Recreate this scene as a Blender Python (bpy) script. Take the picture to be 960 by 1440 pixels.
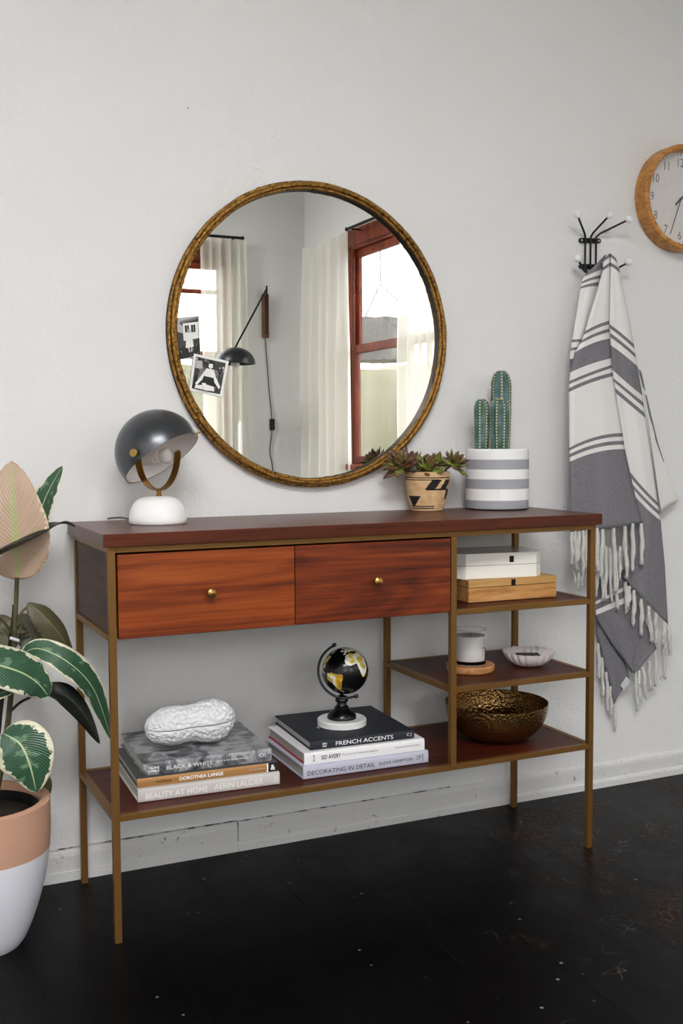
import bpy, bmesh, math, random
from mathutils import Vector, Matrix, noise
R = random.Random(7)
PI = math.pi
scn = bpy.context.scene
col = scn.collection
for o in list(bpy.data.objects):
    bpy.data.objects.remove(o)

# ------------------------------------------------------------------ camera
CAM = Vector((-.4598, -2.4474, 1.0045)); YAW, PITCH, ROLL, F = .437, -.0664, -.0046, 1513.98
CX, CY = 480, 717.9
_f = Vector((math.sin(YAW), math.cos(YAW), 0)); _r = Vector((math.cos(YAW), -math.sin(YAW), 0)); _u = Vector((0, 0, 1))
FW = math.cos(PITCH)*_f + math.sin(PITCH)*_u; U0 = -math.sin(PITCH)*_f + math.cos(PITCH)*_u
RT = math.cos(ROLL)*_r + math.sin(ROLL)*U0; UP = -math.sin(ROLL)*_r + math.cos(ROLL)*U0
cam = bpy.data.objects.new('camera', bpy.data.cameras.new('camera')); col.objects.link(cam); scn.camera = cam
cm = Matrix((RT, UP, -FW)).transposed().to_4x4(); cm.translation = CAM; cam.matrix_world = cm
cam.data.sensor_fit = 'VERTICAL'; cam.data.sensor_height = 36; cam.data.lens = F*36/1440
cam.data.shift_y = (CY-720)/1440; cam.data.clip_start = .02

# ------------------------------------------------------------------ sky, exposure
w = bpy.data.worlds.new('world'); scn.world = w; w.use_nodes = True
bg = w.node_tree.nodes['Background']; bg.inputs['Color'].default_value = (1, .99, .98, 1); bg.inputs['Strength'].default_value = 9.0
vs = scn.view_settings
vs.view_transform = 'Standard'; vs.look = 'None'; vs.gamma = 1; vs.exposure = 1.98; vs.use_curve_mapping = False
# room (metres): mirror wall at y=0, opposite wall y=YB, right wall x=XR, left wall x=XL
XL, XR, YB, ZC = -2.3, 2.42, -4.3, 2.95
# windows: (wall, a0, a1, z0, z1): openings; the last is unseen, added for frontal fill
WINS = [('right', -3.57, -2.15, .85, 2.17), ('back', .35, 1.86, .85, 2.17), ('back', -2.05, -.55, .85, 2.17)]
SKY = (-1.4, .3, -3.45, -2.5)      # unseen roof window, added for light from above: x0, x1, y0, y1
for wl, a0, a1, z0, z1 in WINS:          # daylight portals in the openings
    l = bpy.data.lights.new('window_portal', 'AREA'); l.shape = 'RECTANGLE'; l.size = a1-a0; l.size_y = z1-z0; l.cycles.is_portal = True
    lo = bpy.data.objects.new('window_portal', l); col.objects.link(lo)
    c = (a0+a1)/2; zc = (z0+z1)/2
    if wl == 'right': lo.location = (XR+.07, c, zc); lo.rotation_euler = (0, PI/2, 0); l.size, l.size_y = z1-z0, a1-a0
    else: lo.location = (c, YB-.07, zc); lo.rotation_euler = (PI/2, 0, 0)

l = bpy.data.lights.new('added_roof_portal', 'AREA'); l.shape = 'RECTANGLE'; l.size = SKY[1]-SKY[0]; l.size_y = SKY[3]-SKY[2]; l.cycles.is_portal = True  # portal for the added roof window
lo = bpy.data.objects.new('added_roof_portal', l); col.objects.link(lo); lo.location = ((SKY[0]+SKY[1])/2, (SKY[2]+SKY[3])/2, ZC+.13)

# ------------------------------------------------------------------ helpers
def ray(px, py): return FW + RT*((px-CX)/F) - UP*((py-CY)/F)
def un(px, py, ax, val):
    d = ray(px, py); t = (val-CAM[ax])/d[ax]; return CAM + d*t
def unm(px, py, ax, val, ym=-.012):      # through the mirror
    d = ray(px, py); p = un(px, py, 1, ym); d = Vector((d.x, -d.y, d.z)); t = (val-p[ax])/d[ax]; return p + d*t
def proj(P):
    v = Vector(P)-CAM; d = v.dot(FW); return CX+F*v.dot(RT)/d, CY-F*v.dot(UP)/d
def ppm(P): return F/(Vector(P)-CAM).dot(FW)      # pixels per metre at a point
def hz(P, ypx):                                   # z of the vertical line through P that shows at pixel row ypx
    lo, hi = -.5, 3.5
    for _ in range(50):
        m = (lo+hi)/2
        if proj((P[0], P[1], m))[1] > ypx: lo = m
        else: hi = m
    return (lo+hi)/2
def lin(c):
    if isinstance(c, str): c = [int(c[i:i+2], 16)/255 for i in (0, 2, 4)]
    return tuple(((x/12.92) if x <= .04045 else ((x+.055)/1.055)**2.4) for x in c)
MATS = {}
def mat(name, c, rough=.5, metal=0, spec=.5, bump=None, coat=0, trans=0, ior=1.45, var=None, coord='Object'):
    if name in MATS: return MATS[name]
    m = bpy.data.materials.new(name); MATS[name] = m; m.use_nodes = True; nt = m.node_tree; b = nt.nodes['Principled BSDF']
    c4 = lin(c)+(1,); b.inputs['Base Color'].default_value = c4
    b.inputs['Roughness'].default_value = rough; b.inputs['Metallic'].default_value = metal
    b.inputs['Specular IOR Level'].default_value = spec; b.inputs['Coat Weight'].default_value = coat
    b.inputs['Transmission Weight'].default_value = trans; b.inputs['IOR'].default_value = ior
    if bump or var: tc = nt.nodes.new('ShaderNodeTexCoord')
    if bump:                               # (scale, strength, distance, detail)
        n = nt.nodes.new('ShaderNodeTexNoise'); n.inputs['Scale'].default_value = bump[0]; n.inputs['Detail'].default_value = bump[3] if len(bump) > 3 else 4
        bp = nt.nodes.new('ShaderNodeBump'); bp.inputs['Strength'].default_value = bump[1]; bp.inputs['Distance'].default_value = bump[2]
        nt.links.new(tc.outputs[coord], n.inputs['Vector']); nt.links.new(n.outputs['Fac'], bp.inputs['Height']); nt.links.new(bp.outputs['Normal'], b.inputs['Normal'])
    if var:                                # (colour2, scale, lo, hi)
        n = nt.nodes.new('ShaderNodeTexNoise'); n.inputs['Scale'].default_value = var[1]; n.inputs['Detail'].default_value = 6
        rp = nt.nodes.new('ShaderNodeValToRGB'); rp.color_ramp.elements[0].position = var[2]; rp.color_ramp.elements[1].position = var[3]
        rp.color_ramp.elements[0].color = c4; rp.color_ramp.elements[1].color = lin(var[0])+(1,)
        nt.links.new(tc.outputs[coord], n.inputs['Vector']); nt.links.new(n.outputs['Fac'], rp.inputs['Fac']); nt.links.new(rp.outputs['Color'], b.inputs['Base Color'])
    return m
def nodes(m):
    nt = m.node_tree; return nt, nt.nodes['Principled BSDF'], (lambda t, **k: _mk(nt, t, k))
def _mk(nt, t, k):
    n = nt.nodes.new('ShaderNode'+t)
    for a, v in k.items():
        if a.startswith('i_'):
            key = a[2:].replace('_', ' '); n.inputs[int(key) if key.isdigit() else key].default_value = v
        else: setattr(n, a, v)
    return n
def ramp(nt, stops):
    r = nt.nodes.new('ShaderNodeValToRGB'); e = r.color_ramp.elements
    while len(e) < len(stops): e.new(.5)
    for x, (p, c) in zip(e, stops): x.position = p; x.color = lin(c)+(1,)
    return r
def wood(name, stops, scale=(1.1, 7, 10), rough=.38, off=(0, 0, 0), fine=(3, 90, 120), finev=.6, spec=.4, rot=(0, 0, 0)):
    if name in MATS: return MATS[name]
    m = mat(name, '804020', rough, spec=spec); nt, b, N = nodes(m); L = nt.links.new
    tc = N('TexCoord'); mp = N('Mapping', i_Scale=scale, i_Location=off, i_Rotation=rot); L(tc.outputs['Object'], mp.inputs['Vector'])
    n1 = N('TexNoise', i_Scale=1.0, i_Detail=5.0, i_Distortion=1.1, i_Roughness=.55); L(mp.outputs[0], n1.inputs['Vector'])
    ml = N('Math', operation='MULTIPLY', i_1=9.0); L(n1.outputs['Fac'], ml.inputs[0])
    fr = N('Math', operation='PINGPONG', i_1=1.0); L(ml.outputs[0], fr.inputs[0])
    mp2 = N('Mapping', i_Scale=fine, i_Rotation=rot); L(tc.outputs['Object'], mp2.inputs['Vector'])
    n2 = N('TexNoise', i_Scale=1.0, i_Detail=6.0, i_Roughness=.65); L(mp2.outputs[0], n2.inputs['Vector'])
    mx = N('Mix', data_type='FLOAT', i_0=finev); L(fr.outputs[0], mx.inputs[2]); st = N('MapRange', i_1=.3, i_2=.7, i_3=0.0, i_4=1.0); L(n2.outputs['Fac'], st.inputs[0]); L(st.outputs[0], mx.inputs[3])
    r = ramp(nt, stops); L(mx.outputs[0], r.inputs['Fac']); L(r.outputs['Color'], b.inputs['Base Color'])
    return m

ORG = {}
def worg(o):
    v = Vector((0, 0, 0))
    while o is not None: v += o.location; o = o.parent
    return v
def obj(name, verts, faces, m, parent=None, smooth=False, uvs=None, mi=None, angle=None, loc=None):
    """verts in world coordinates; stored relative to the parent's (or loc's) origin"""
    me = bpy.data.meshes.new(name)
    o = bpy.data.objects.new(name, me); col.objects.link(o)
    org = Vector((0, 0, 0))
    if parent is not None: o.parent = parent; org = worg(parent)
    elif loc is not None: o.location = loc; org = Vector(loc)
    me.from_pydata([tuple(Vector(v)-org) for v in verts], [], faces); me.validate(); me.update()
    for k in (m if isinstance(m, (list, tuple)) else [m]): me.materials.append(k)
    if mi: me.polygons.foreach_set('material_index', mi)
    if uvs:
        uv = me.uv_layers.new(name='UVMap')
        for lp in me.loops: uv.data[lp.index].uv = uvs[lp.vertex_index]
    if smooth:
        me.polygons.foreach_set('use_smooth', [True]*len(me.polygons))
        if angle: me.set_sharp_from_angle(angle=math.radians(angle))
    return o
def from_bm(name, bm, m, parent=None, smooth=False, loc=None, angle=None):
    bm.verts.index_update(); v = [x.co.copy() for x in bm.verts]; f = [[y.index for y in x.verts] for x in bm.faces]; bm.free()
    return obj(name, v, f, m, parent, smooth, loc=loc, angle=angle)
def bmbox(x0, x1, y0, y1, z0, z1, bev=0, M=None, seg=2):
    bm = bmesh.new(); bmesh.ops.create_cube(bm, size=1)
    for v in bm.verts: v.co = Vector(((x0+x1)/2+v.co.x*(x1-x0), (y0+y1)/2+v.co.y*(y1-y0), (z0+z1)/2+v.co.z*(z1-z0)))
    if bev: bmesh.ops.bevel(bm, geom=bm.edges[:], offset=bev, segments=seg, affect='EDGES', profile=.5)
    if M is not None: bmesh.ops.transform(bm, matrix=M, verts=bm.verts[:])
    return bm
def box(name, x0, x1, y0, y1, z0, z1, m, parent=None, bev=0, M=None, loc=None): return from_bm(name, bmbox(x0, x1, y0, y1, z0, z1, bev, M), m, parent, loc=loc)
def lathe_data(prof, seg=48, c=(0, 0, 0), M=None, fn=None):
    v, f = [], []
    for i, (r, z) in enumerate(prof):
        for k in range(seg):
            a = 2*PI*k/seg; rr = r; zz = z
            if fn: rr, zz = fn(r, z, a, i)
            v.append(Vector((rr*math.cos(a), rr*math.sin(a), zz)))
    for i in range(len(prof)-1):
        for k in range(seg): k2 = (k+1) % seg; f.append((i*seg+k, i*seg+k2, (i+1)*seg+k2, (i+1)*seg+k))
    n = len(prof)
    if prof[0][0] > 1e-6: f.append(tuple(range(seg-1, -1, -1)))
    if prof[-1][0] > 1e-6: f.append(tuple((n-1)*seg+k for k in range(seg)))
    if M is not None: v = [M @ x for x in v]
    else: v = [x+Vector(c) for x in v]
    return v, f
def lathe(name, prof, m, parent=None, seg=48, c=(0, 0, 0), M=None, fn=None, smooth=True, angle=40, loc=None, caps=True):
    v, f = lathe_data(prof, seg, c, M, fn)
    if not caps: f = [x for x in f if len(x) == 4]
    return obj(name, v, f, m, parent, smooth, angle=angle, loc=loc)
def tube_data(pts, rad, seg=10):
    pts = [Vector(p) for p in pts]; v, f = [], []; n = len(pts); up = None
    for i, p in enumerate(pts):
        t = (pts[min(i+1, n-1)]-pts[max(i-1, 0)]).normalized()
        if up is None: up = t.orthogonal().normalized()
        up = (up - t*up.dot(t)).normalized(); s = t.cross(up); r = rad[i] if isinstance(rad, (list, tuple)) else rad
        for k in range(seg): a = 2*PI*k/seg; v.append(p+(up*math.cos(a)+s*math.sin(a))*r)
    for i in range(n-1):
        for k in range(seg): k2 = (k+1) % seg; f.append((i*seg+k, i*seg+k2, (i+1)*seg+k2, (i+1)*seg+k))
    f.append(tuple(range(seg-1, -1, -1))); f.append(tuple((n-1)*seg+k for k in range(seg)))
    return v, f
def tube(name, pts, rad, m, parent=None, seg=10, loc=None):
    v, f = tube_data(pts, rad, seg); return obj(name, v, f, m, parent, True, angle=50, loc=loc)
def spline(pts, n=8):
    pts = [Vector(p) for p in pts]; out = []
    for i in range(len(pts)-1):
        p0, p1, p2, p3 = pts[max(i-1, 0)], pts[i], pts[i+1], pts[min(i+2, len(pts)-1)]
        for k in range(n):
            t = k/n; out.append(.5*((2*p1)+(p2-p0)*t+(2*p0-5*p1+4*p2-p3)*t*t+(3*p1-p0-3*p2+p3)*t**3))
    return out+[pts[-1]]
def align(c, z, x=None):      # matrix with local z along z
    z = Vector(z).normalized(); x = Vector(x) if x is not None else z.orthogonal(); x = (x-z*x.dot(z)).normalized(); y = z.cross(x)
    M = Matrix((x, y, z)).transposed().to_4x4(); M.translation = Vector(c); return M
def tag(o, label, cat, group=None):
    o['label'] = label; o['category'] = cat
    if group: o['group'] = group
    return o
def thing(name, label, cat, loc, group=None):
    o = bpy.data.objects.new(name, None); col.objects.link(o); o.location = loc; o.empty_display_size = .05
    return tag(o, label, cat, group)
def struct(o): o['kind'] = 'structure'; return o
def text(name, s, org, xd, yd, m, parent, width=None, height=None, bold=0, align_c=False, sx=1.0, shear=0):
    cu = bpy.data.curves.new('t', 'FONT'); cu.body = s; cu.size = 1; cu.offset = bold; cu.resolution_u = 3; cu.shear = shear
    to = bpy.data.objects.new('t', cu); col.objects.link(to); bpy.context.view_layer.update()
    me = bpy.data.meshes.new_from_object(to.evaluated_get(bpy.context.evaluated_depsgraph_get()))
    v = [x.co.copy() for x in me.vertices]; f = [tuple(p.vertices) for p in me.polygons]
    bpy.data.objects.remove(to); bpy.data.curves.remove(cu); bpy.data.meshes.remove(me)
    x0 = min(p.x for p in v); x1 = max(p.x for p in v); y0 = min(p.y for p in v); y1 = max(p.y for p in v)
    ky = height/(y1-y0) if height else width/(x1-x0); kx = width/(x1-x0) if width else ky*sx
    xd = Vector(xd).normalized(); yd = Vector(yd).normalized(); org = Vector(org)
    cxx, cyy = ((x0+x1)/2, (y0+y1)/2) if align_c else (x0, y0)
    return obj(name, [org+xd*((p.x-cxx)*kx)+yd*((p.y-cyy)*ky) for p in v], f, m, parent)

# ------------------------------------------------------------------ materials
M_wall = mat('wall_paint', 'E6E6E6', .75, spec=.2)
nt, b, N = nodes(M_wall); L_ = nt.links.new
tc = N('TexCoord'); n1 = N('TexNoise', i_Scale=38.0, i_Detail=5.0, i_Roughness=.55); n2 = N('TexNoise', i_Scale=110.0, i_Detail=3.0)
n3 = N('TexNoise', i_Scale=1.6, i_Detail=2.0)
for n in (n1, n2, n3): L_(tc.outputs['Object'], n.inputs['Vector'])
ad = N('Math', operation='ADD'); L_(n1.outputs[0], ad.inputs[0]); L_(n2.outputs[0], ad.inputs[1])
mr = N('MapRange', i_1=.35, i_2=.7, i_3=.15, i_4=.7); L_(n3.outputs[0], mr.inputs[0])
bp = N('Bump', i_Distance=.004); L_(ad.outputs[0], bp.inputs['Height']); L_(mr.outputs[0], bp.inputs['Strength']); L_(bp.outputs[0], b.inputs['Normal'])
M_room = mat('room_paint', 'E4E4E2', .8, spec=.2)
M_trim = mat('trim_paint', 'D9D9D8', .55, var=('8E8A84', 55, .66, .74), bump=(70, .5, .003))
M_ceil = mat('ceiling_paint', 'F0F0EE', .85)
# floor: black paint with scratches and brown wear
M_floor = mat('black_floor_paint', '030304', .34, spec=.12)
nt, b, N = nodes(M_floor); L_ = nt.links.new
gm = N('NewGeometry')
na = N('TexNoise', i_Scale=5.0, i_Detail=8.0, i_Roughness=.7); L_(gm.outputs['Position'], na.inputs['Vector'])
mpb = N('Mapping', i_Scale=(30, 9, 1), i_Rotation=(0, 0, .5)); L_(gm.outputs['Position'], mpb.inputs['Vector'])
nb = N('TexNoise', i_Scale=6.0, i_Detail=8.0, i_Roughness=.75); L_(mpb.outputs[0], nb.inputs['Vector'])
sx = N('SeparateXYZ'); L_(gm.outputs['Position'], sx.inputs[0])
mrx = N('MapRange', i_1=.35, i_2=1.15, i_3=-.16, i_4=.1); L_(sx.outputs['X'], mrx.inputs[0])     # traffic wear towards the doorway side
a1 = N('Math', operation='ADD'); L_(na.outputs[0], a1.inputs[0]); L_(mrx.outputs[0], a1.inputs[1])
r1 = ramp(nt, [(.6, '000000'), (.68, 'FFFFFF')]); L_(a1.outputs[0], r1.inputs[0])
r2 = ramp(nt, [(.52, '000000'), (.62, 'FFFFFF')]); L_(nb.outputs[0], r2.inputs[0])
mw = N('Math', operation='MULTIPLY'); L_(r1.outputs[0], mw.inputs[0]); L_(r2.outputs[0], mw.inputs[1])
mx = N('Mix', data_type='RGBA'); mx.inputs[6].default_value = lin('030304')+(1,); mx.inputs[7].default_value = lin('6E4A30')+(1,); L_(mw.outputs[0], mx.inputs[0])
# thin scratches and paint specks
vo = N('TexVoronoi', i_Scale=16.0, i_Randomness=1.0); L_(gm.outputs['Position'], vo.inputs['Vector'])
r3 = ramp(nt, [(.045, 'FFFFFF'), (.07, '000000')]); L_(vo.outputs['Distance'], r3.inputs[0])
nc = N('TexNoise', i_Scale=3.1, i_Detail=2.0); L_(gm.outputs['Position'], nc.inputs['Vector'])
r4 = ramp(nt, [(.44, '000000'), (.6, 'BBBBBB')]); L_(nc.outputs[0], r4.inputs[0])
ms = N('Math', operation='MULTIPLY'); L_(r3.outputs[0], ms.inputs[0]); L_(r4.outputs[0], ms.inputs[1])
nd = N('TexNoise', i_Scale=4.0, i_Detail=3.0, i_Distortion=2.0); L_(gm.outputs['Position'], nd.inputs['Vector'])
r5 = ramp(nt, [(.496, '000000'), (.5, 'FFFFFF'), (.504, '000000')]); L_(nd.outputs[0], r5.inputs[0])
ne = N('TexNoise', i_Scale=9.0, i_Detail=4.0); L_(gm.outputs['Position'], ne.inputs['Vector'])
a2 = N('Math', operation='ADD'); L_(ne.outputs[0], a2.inputs[0]); L_(mrx.outputs[0], a2.inputs[1])
r6 = ramp(nt, [(.5, '000000'), (.66, '8A8A8A')]); L_(a2.outputs[0], r6.inputs[0])
mt = N('Math', operation='MULTIPLY'); L_(r5.outputs[0], mt.inputs[0]); L_(r6.outputs[0], mt.inputs[1])
mm = N('Math', operation='MAXIMUM'); L_(ms.outputs[0], mm.inputs[0]); L_(mt.outputs[0], mm.inputs[1])
mx2 = N('Mix', data_type='RGBA'); mx2.inputs[7].default_value = lin('B0A596')+(1,); L_(mm.outputs[0], mx2.inputs[0]); L_(mx.outputs[2], mx2.inputs[6])
L_(mx2.outputs[2], b.inputs['Base Color'])
rr = N('MapRange', i_1=.3, i_2=.7, i_3=.28, i_4=.5); L_(na.outputs[0], rr.inputs[0]); L_(rr.outputs[0], b.inputs['Roughness'])

WAL = [(.08, '4E1E09'), (.36, '76310D'), (.62, '8A3F12'), (.92, '9C4F1B')]
M_drawer1 = wood('walnut_drawer_a', WAL, off=(12.7, 3.4, 8.3))
M_drawer2 = wood('walnut_drawer_b', [(p, c) for p, c in zip((.12, .4, .66, .95), ('3C1408', '60230B', '74300F', '884017'))], off=(9.3, 2.4, 5.1))
M_top = wood('walnut_top', [(.1, '3E180C'), (.5, '54230F'), (.9, '622E16')], scale=(1.4, 8, 8), rough=.32, spec=.35)
M_shelf = wood('walnut_shelf', [(.1, '2C1009'), (.5, '481B0F'), (.9, '572515')], scale=(1.4, 8, 8), rough=.4, spec=.2, off=(4, 1, 2))
M_side = wood('walnut_side', [(.1, '301A10'), (.5, '42281A'), (.9, '50321F')], scale=(8, 1.6, 10), rough=.4, fine=(90, 3, 120), spec=.15)
M_brass = mat('bronze_frame_paint', '7E5A2C', .42, .55, bump=(300, .08, .001))
M_knob = mat('brass_knob', 'B08A4E', .3, .9)
M_black = mat('black_gap', '0A0908', .7)

# ------------------------------------------------------------------ the room
def wall_with_holes(name, ax, pos, thick, a0, a1, z0, z1, holes, m):
    """ax 'x': wall plane at x=pos (runs in y); ax 'y': plane at y=pos. Cut into boxes around the holes."""
    xs = sorted({a0, a1, *[h[0] for h in holes], *[h[1] for h in holes]}); zs = sorted({z0, z1, *[h[2] for h in holes], *[h[3] for h in holes]})
    bm = bmesh.new()
    for i in range(len(xs)-1):
        for k in range(len(zs)-1):
            cxm, czm = (xs[i]+xs[i+1])/2, (zs[k]+zs[k+1])/2
            if any(h[0] < cxm < h[1] and h[2] < czm < h[3] for h in holes): continue
            p, q = sorted((pos, pos+thick))
            t = bmbox(p, q, xs[i], xs[i+1], zs[k], zs[k+1]) if ax == 'x' else bmbox(xs[i], xs[i+1], p, q, zs[k], zs[k+1])
            me = bpy.data.meshes.new('t'); t.to_mesh(me); t.free(); bm.from_mesh(me); bpy.data.meshes.remove(me)
    bmesh.ops.remove_doubles(bm, verts=bm.verts[:], dist=1e-5)
    return struct(from_bm(name, bm, m))
struct(box('wall_back', XL-.15, XR+.15, 0, .15, -.05, ZC, M_wall))
wall_with_holes('wall_right', 'x', XR, .05, YB-.15, 0, -.05, ZC, [(h[1], h[2], h[3], h[4]) for h in WINS if h[0] == 'right'], M_room)
wall_with_holes('wall_front', 'y', YB, -.05, XL-.15, XR, -.05, ZC, [(h[1], h[2], h[3], h[4]) for h in WINS if h[0] == 'back'], M_room)
struct(box('wall_left', XL-.15, XL, YB, 0, -.05, ZC, M_room))
bmc = bmesh.new()
for x0, x1, y0, y1 in ((XL-.15, SKY[0], YB-.15, .15), (SKY[1], XR+.15, YB-.15, .15), (SKY[0], SKY[1], YB-.15, SKY[2]), (SKY[0], SKY[1], SKY[3], .15)):
    t = bmbox(x0, x1, y0, y1, ZC, ZC+.1); me = bpy.data.meshes.new('t'); t.to_mesh(me); t.free(); bmc.from_mesh(me); bpy.data.meshes.remove(me)
struct(from_bm('ceiling', bmc, M_ceil))
fl = struct(box('floor', XL-.15, XR+.15, YB-.15, .15, -.12, -.019, M_black))
PW = .0826; n = int((XR-XL)/PW)+1; pme = None
for i in range(n):                                   # floorboards, running away from the mirror wall
    if pme is None:
        o = box('plank', -PW/2+.0001, PW/2-.0001, YB, 0, -.019, 0, M_floor, None, .0004); pme = o.data
    else:
        o = bpy.data.objects.new('plank', pme); col.objects.link(o)
    o.parent = fl; o.location = (min(XL+PW*(i+.5), XR-PW*.4), 0, -.0002*R.random())
# baseboard along the mirror wall
bb = bpy.data.objects.new('baseboard_back', None); col.objects.link(bb); struct(bb)
xj = un(335, 1190, 1, -.013).x
def prof_board(name, x0, x1, prof):
    v = [(x, y, z) for x in (x0, x1) for y, z in prof]; k = len(prof)
    f = [(i, (i+1) % k, k+(i+1) % k, k+i) for i in range(k)]+[tuple(range(k-1, -1, -1)), tuple(range(k, 2*k))]
    return obj(name, v, f, M_trim, bb)
prof_board('board', XL, xj, [(0, 0), (-.0128, 0), (-.0125, .022), (-.0108, .024), (-.0108, .058), (-.0088, .066), (-.0055, .0725), (0, .074)])
prof_board('board', xj+.0006, XR, [(0, 0), (-.0075, 0), (-.0075, .056), (-.0062, .064), (-.003, .07), (0, .0715)])
prof_board('shoe_moulding', xj+.0006, XR, [(-.0075, .0), (-.0128, 0), (-.0126, .016), (-.0105, .022), (-.0075, .0245)])
M_crack = mat('old_caulk', 'C9C8C6', .8, var=('4A4642', 26, .5, .58))
prof_board('caulk_line', XL, xj, [(-.0005, .0735), (-.0062, .0735), (-.0062, .0752), (-.0005, .0752)]).data.materials[0] = M_crack
prof_board('caulk_line', xj+.0006, 1.0, [(-.0005, .071), (-.0042, .071), (-.0042, .0726), (-.0005, .0726)]).data.materials[0] = M_crack
box('board_joint', xj-.0004, xj+.001, -.0112, -.001, .0245, .0715, M_black, bb)
# chip mark and nail hole on the wall, real small things
for px, py, r in ((264, 152, .0016), (793, 713, .0015), (928, 954, .002)):
    p = un(px, py, 1, 0); t = lathe('nail_hole', [(0, .0008), (r*.8, .0007), (r, 0)], mat('dark_speck', '4A4644', .8), bpy.data.objects['wall_back'], 10, M=align(p, (0, -1, 0)))

# windows
M_frame = wood('window_mahogany', [(.1, '4A1A0C'), (.5, '7C3016'), (.9, '9A4522')], scale=(6, 6, 1.5), rough=.35)
M_glass = bpy.data.materials.new('window_glass'); M_glass.use_nodes = True; nt = M_glass.node_tree
for n in list(nt.nodes): nt.nodes.remove(n)
out = nt.nodes.new('ShaderNodeOutputMaterial'); mix = nt.nodes.new('ShaderNodeMixShader'); tr = nt.nodes.new('ShaderNodeBsdfTransparent'); gl = nt.nodes.new('ShaderNodeBsdfGlossy')
gl.inputs['Roughness'].default_value = .02; mix.inputs[0].default_value = .06
nt.links.new(tr.outputs[0], mix.inputs[1]); nt.links.new(gl.outputs[0], mix.inputs[2]); nt.links.new(mix.outputs[0], out.inputs[0])
M_tint = M_glass.copy(); M_tint.name = 'tinted_window_glass'  # tint added to dim the outside view and the daylight through the panes
for n in M_tint.node_tree.nodes:
    if n.type == 'BSDF_TRANSPARENT': n.inputs[0].default_value = (.42, .425, .43, 1)
def make_window(idx, wl, a0, a1, z0, z1, zm):
    if wl == 'right': T = lambda a, d, z: (XR+d, a, z)
    else: T = lambda a, d, z: (a, YB-d, z)
    root = bpy.data.objects.new('window_%d' % idx, None); col.objects.link(root); struct(root); root.location = T((a0+a1)/2, 0, z0)
    def B(name, u0, u1, d0, d1, w0, w1, m, par=root, bev=.003):
        p, q = T(u0, d0, w0), T(u1, d1, w1)
        return box(name, *sorted((p[0], q[0])), *sorted((p[1], q[1])), *sorted((p[2], q[2])), m, par, bev)
    cw = .035
    B('casing', a0-cw, a0, -.012, 0, z0, z1, M_frame); B('casing', a1, a1+cw, -.012, 0, z0, z1, M_frame)
    B('casing', a0-cw-.01, a1+cw+.01, -.016, 0, z1, z1+.1, M_frame)
    B('sill', a0-cw-.02, a1+cw+.02, -.06, .06, z0-.035, z0, M_frame)
    j = .018
    B('jamb', a0, a0+j, 0, .05, z0, z1, M_frame); B('jamb', a1-j, a1, 0, .05, z0, z1, M_frame); B('head', a0+j, a1-j, 0, .05, z1-j, z1, M_frame)
    for nm, w0, w1, d in (('upper_sash', zm-.025, z1-j, .024), ('lower_sash', z0, zm+.025, .0)):
        s = B(nm, a0+j, a0+j+.034, d, d+.022, w0, w1, M_frame)
        for u0, u1, p0, p1 in ((a1-j-.034, a1-j, w0, w1), (a0+j+.034, a1-j-.034, w1-.05, w1), (a0+j+.034, a1-j-.034, w0, w0+.05)):
            B('rail', u0, u1, d, d+.022, p0, p1, M_frame, s)
        if wl == 'back' and nm == 'upper_sash':
            zq = unm(268, 410, 1, YB-.06).z; B('muntin', a0+j+.034, a1-j-.034, d+.002, d+.02, zq-.014, zq+.014, M_frame, s)
        B('pane', a0+j+.034, a1-j-.034, d+.009, d+.013, w0+.05, w1-.05, M_tint, s, 0)
for i, (wl, a0, a1, z0, z1) in enumerate(WINS): make_window(i+1, wl, a0, a1, z0, z1, 1.55)  # last one is the unseen window added as fill
rw = bpy.data.objects.new('window_4', None); col.objects.link(rw); struct(rw); rw.location = ((SKY[0]+SKY[1])/2, (SKY[2]+SKY[3])/2, ZC)  # unseen roof window, put in to light the room from above
for x0, x1, y0, y1 in ((SKY[0], SKY[0]+.04, SKY[2], SKY[3]), (SKY[1]-.04, SKY[1], SKY[2], SKY[3]), (SKY[0]+.04, SKY[1]-.04, SKY[2], SKY[2]+.04), (SKY[0]+.04, SKY[1]-.04, SKY[3]-.04, SKY[3])):
    box('frame', x0, x1, y0, y1, ZC, ZC+.12, M_ceil, rw)
box('pane', SKY[0]+.04, SKY[1]-.04, SKY[2]+.04, SKY[3]-.04, ZC+.06, ZC+.064, M_glass, rw)

# outside: ground and pale garden walls seen through the glass
struct(box('ground', XL-9, XR+9, YB-9, 6, -.7, -.6, mat('garden_ground', '8C8A74', .9, var=('6A7050', 3, .4, .6))))
struct(box('outdoor_wall_1', XR+2.6, XR+2.8, YB-4, 1, -.6, 1.79, mat('garden_wall_render', '8F8C7C', .9, var=('868470', 2, .4, .6))))
struct(box('outdoor_wall_2', XL-2, XR+2.6, YB-3.2, YB-3, -.6, 1.7, MATS['garden_wall_render']))

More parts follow.
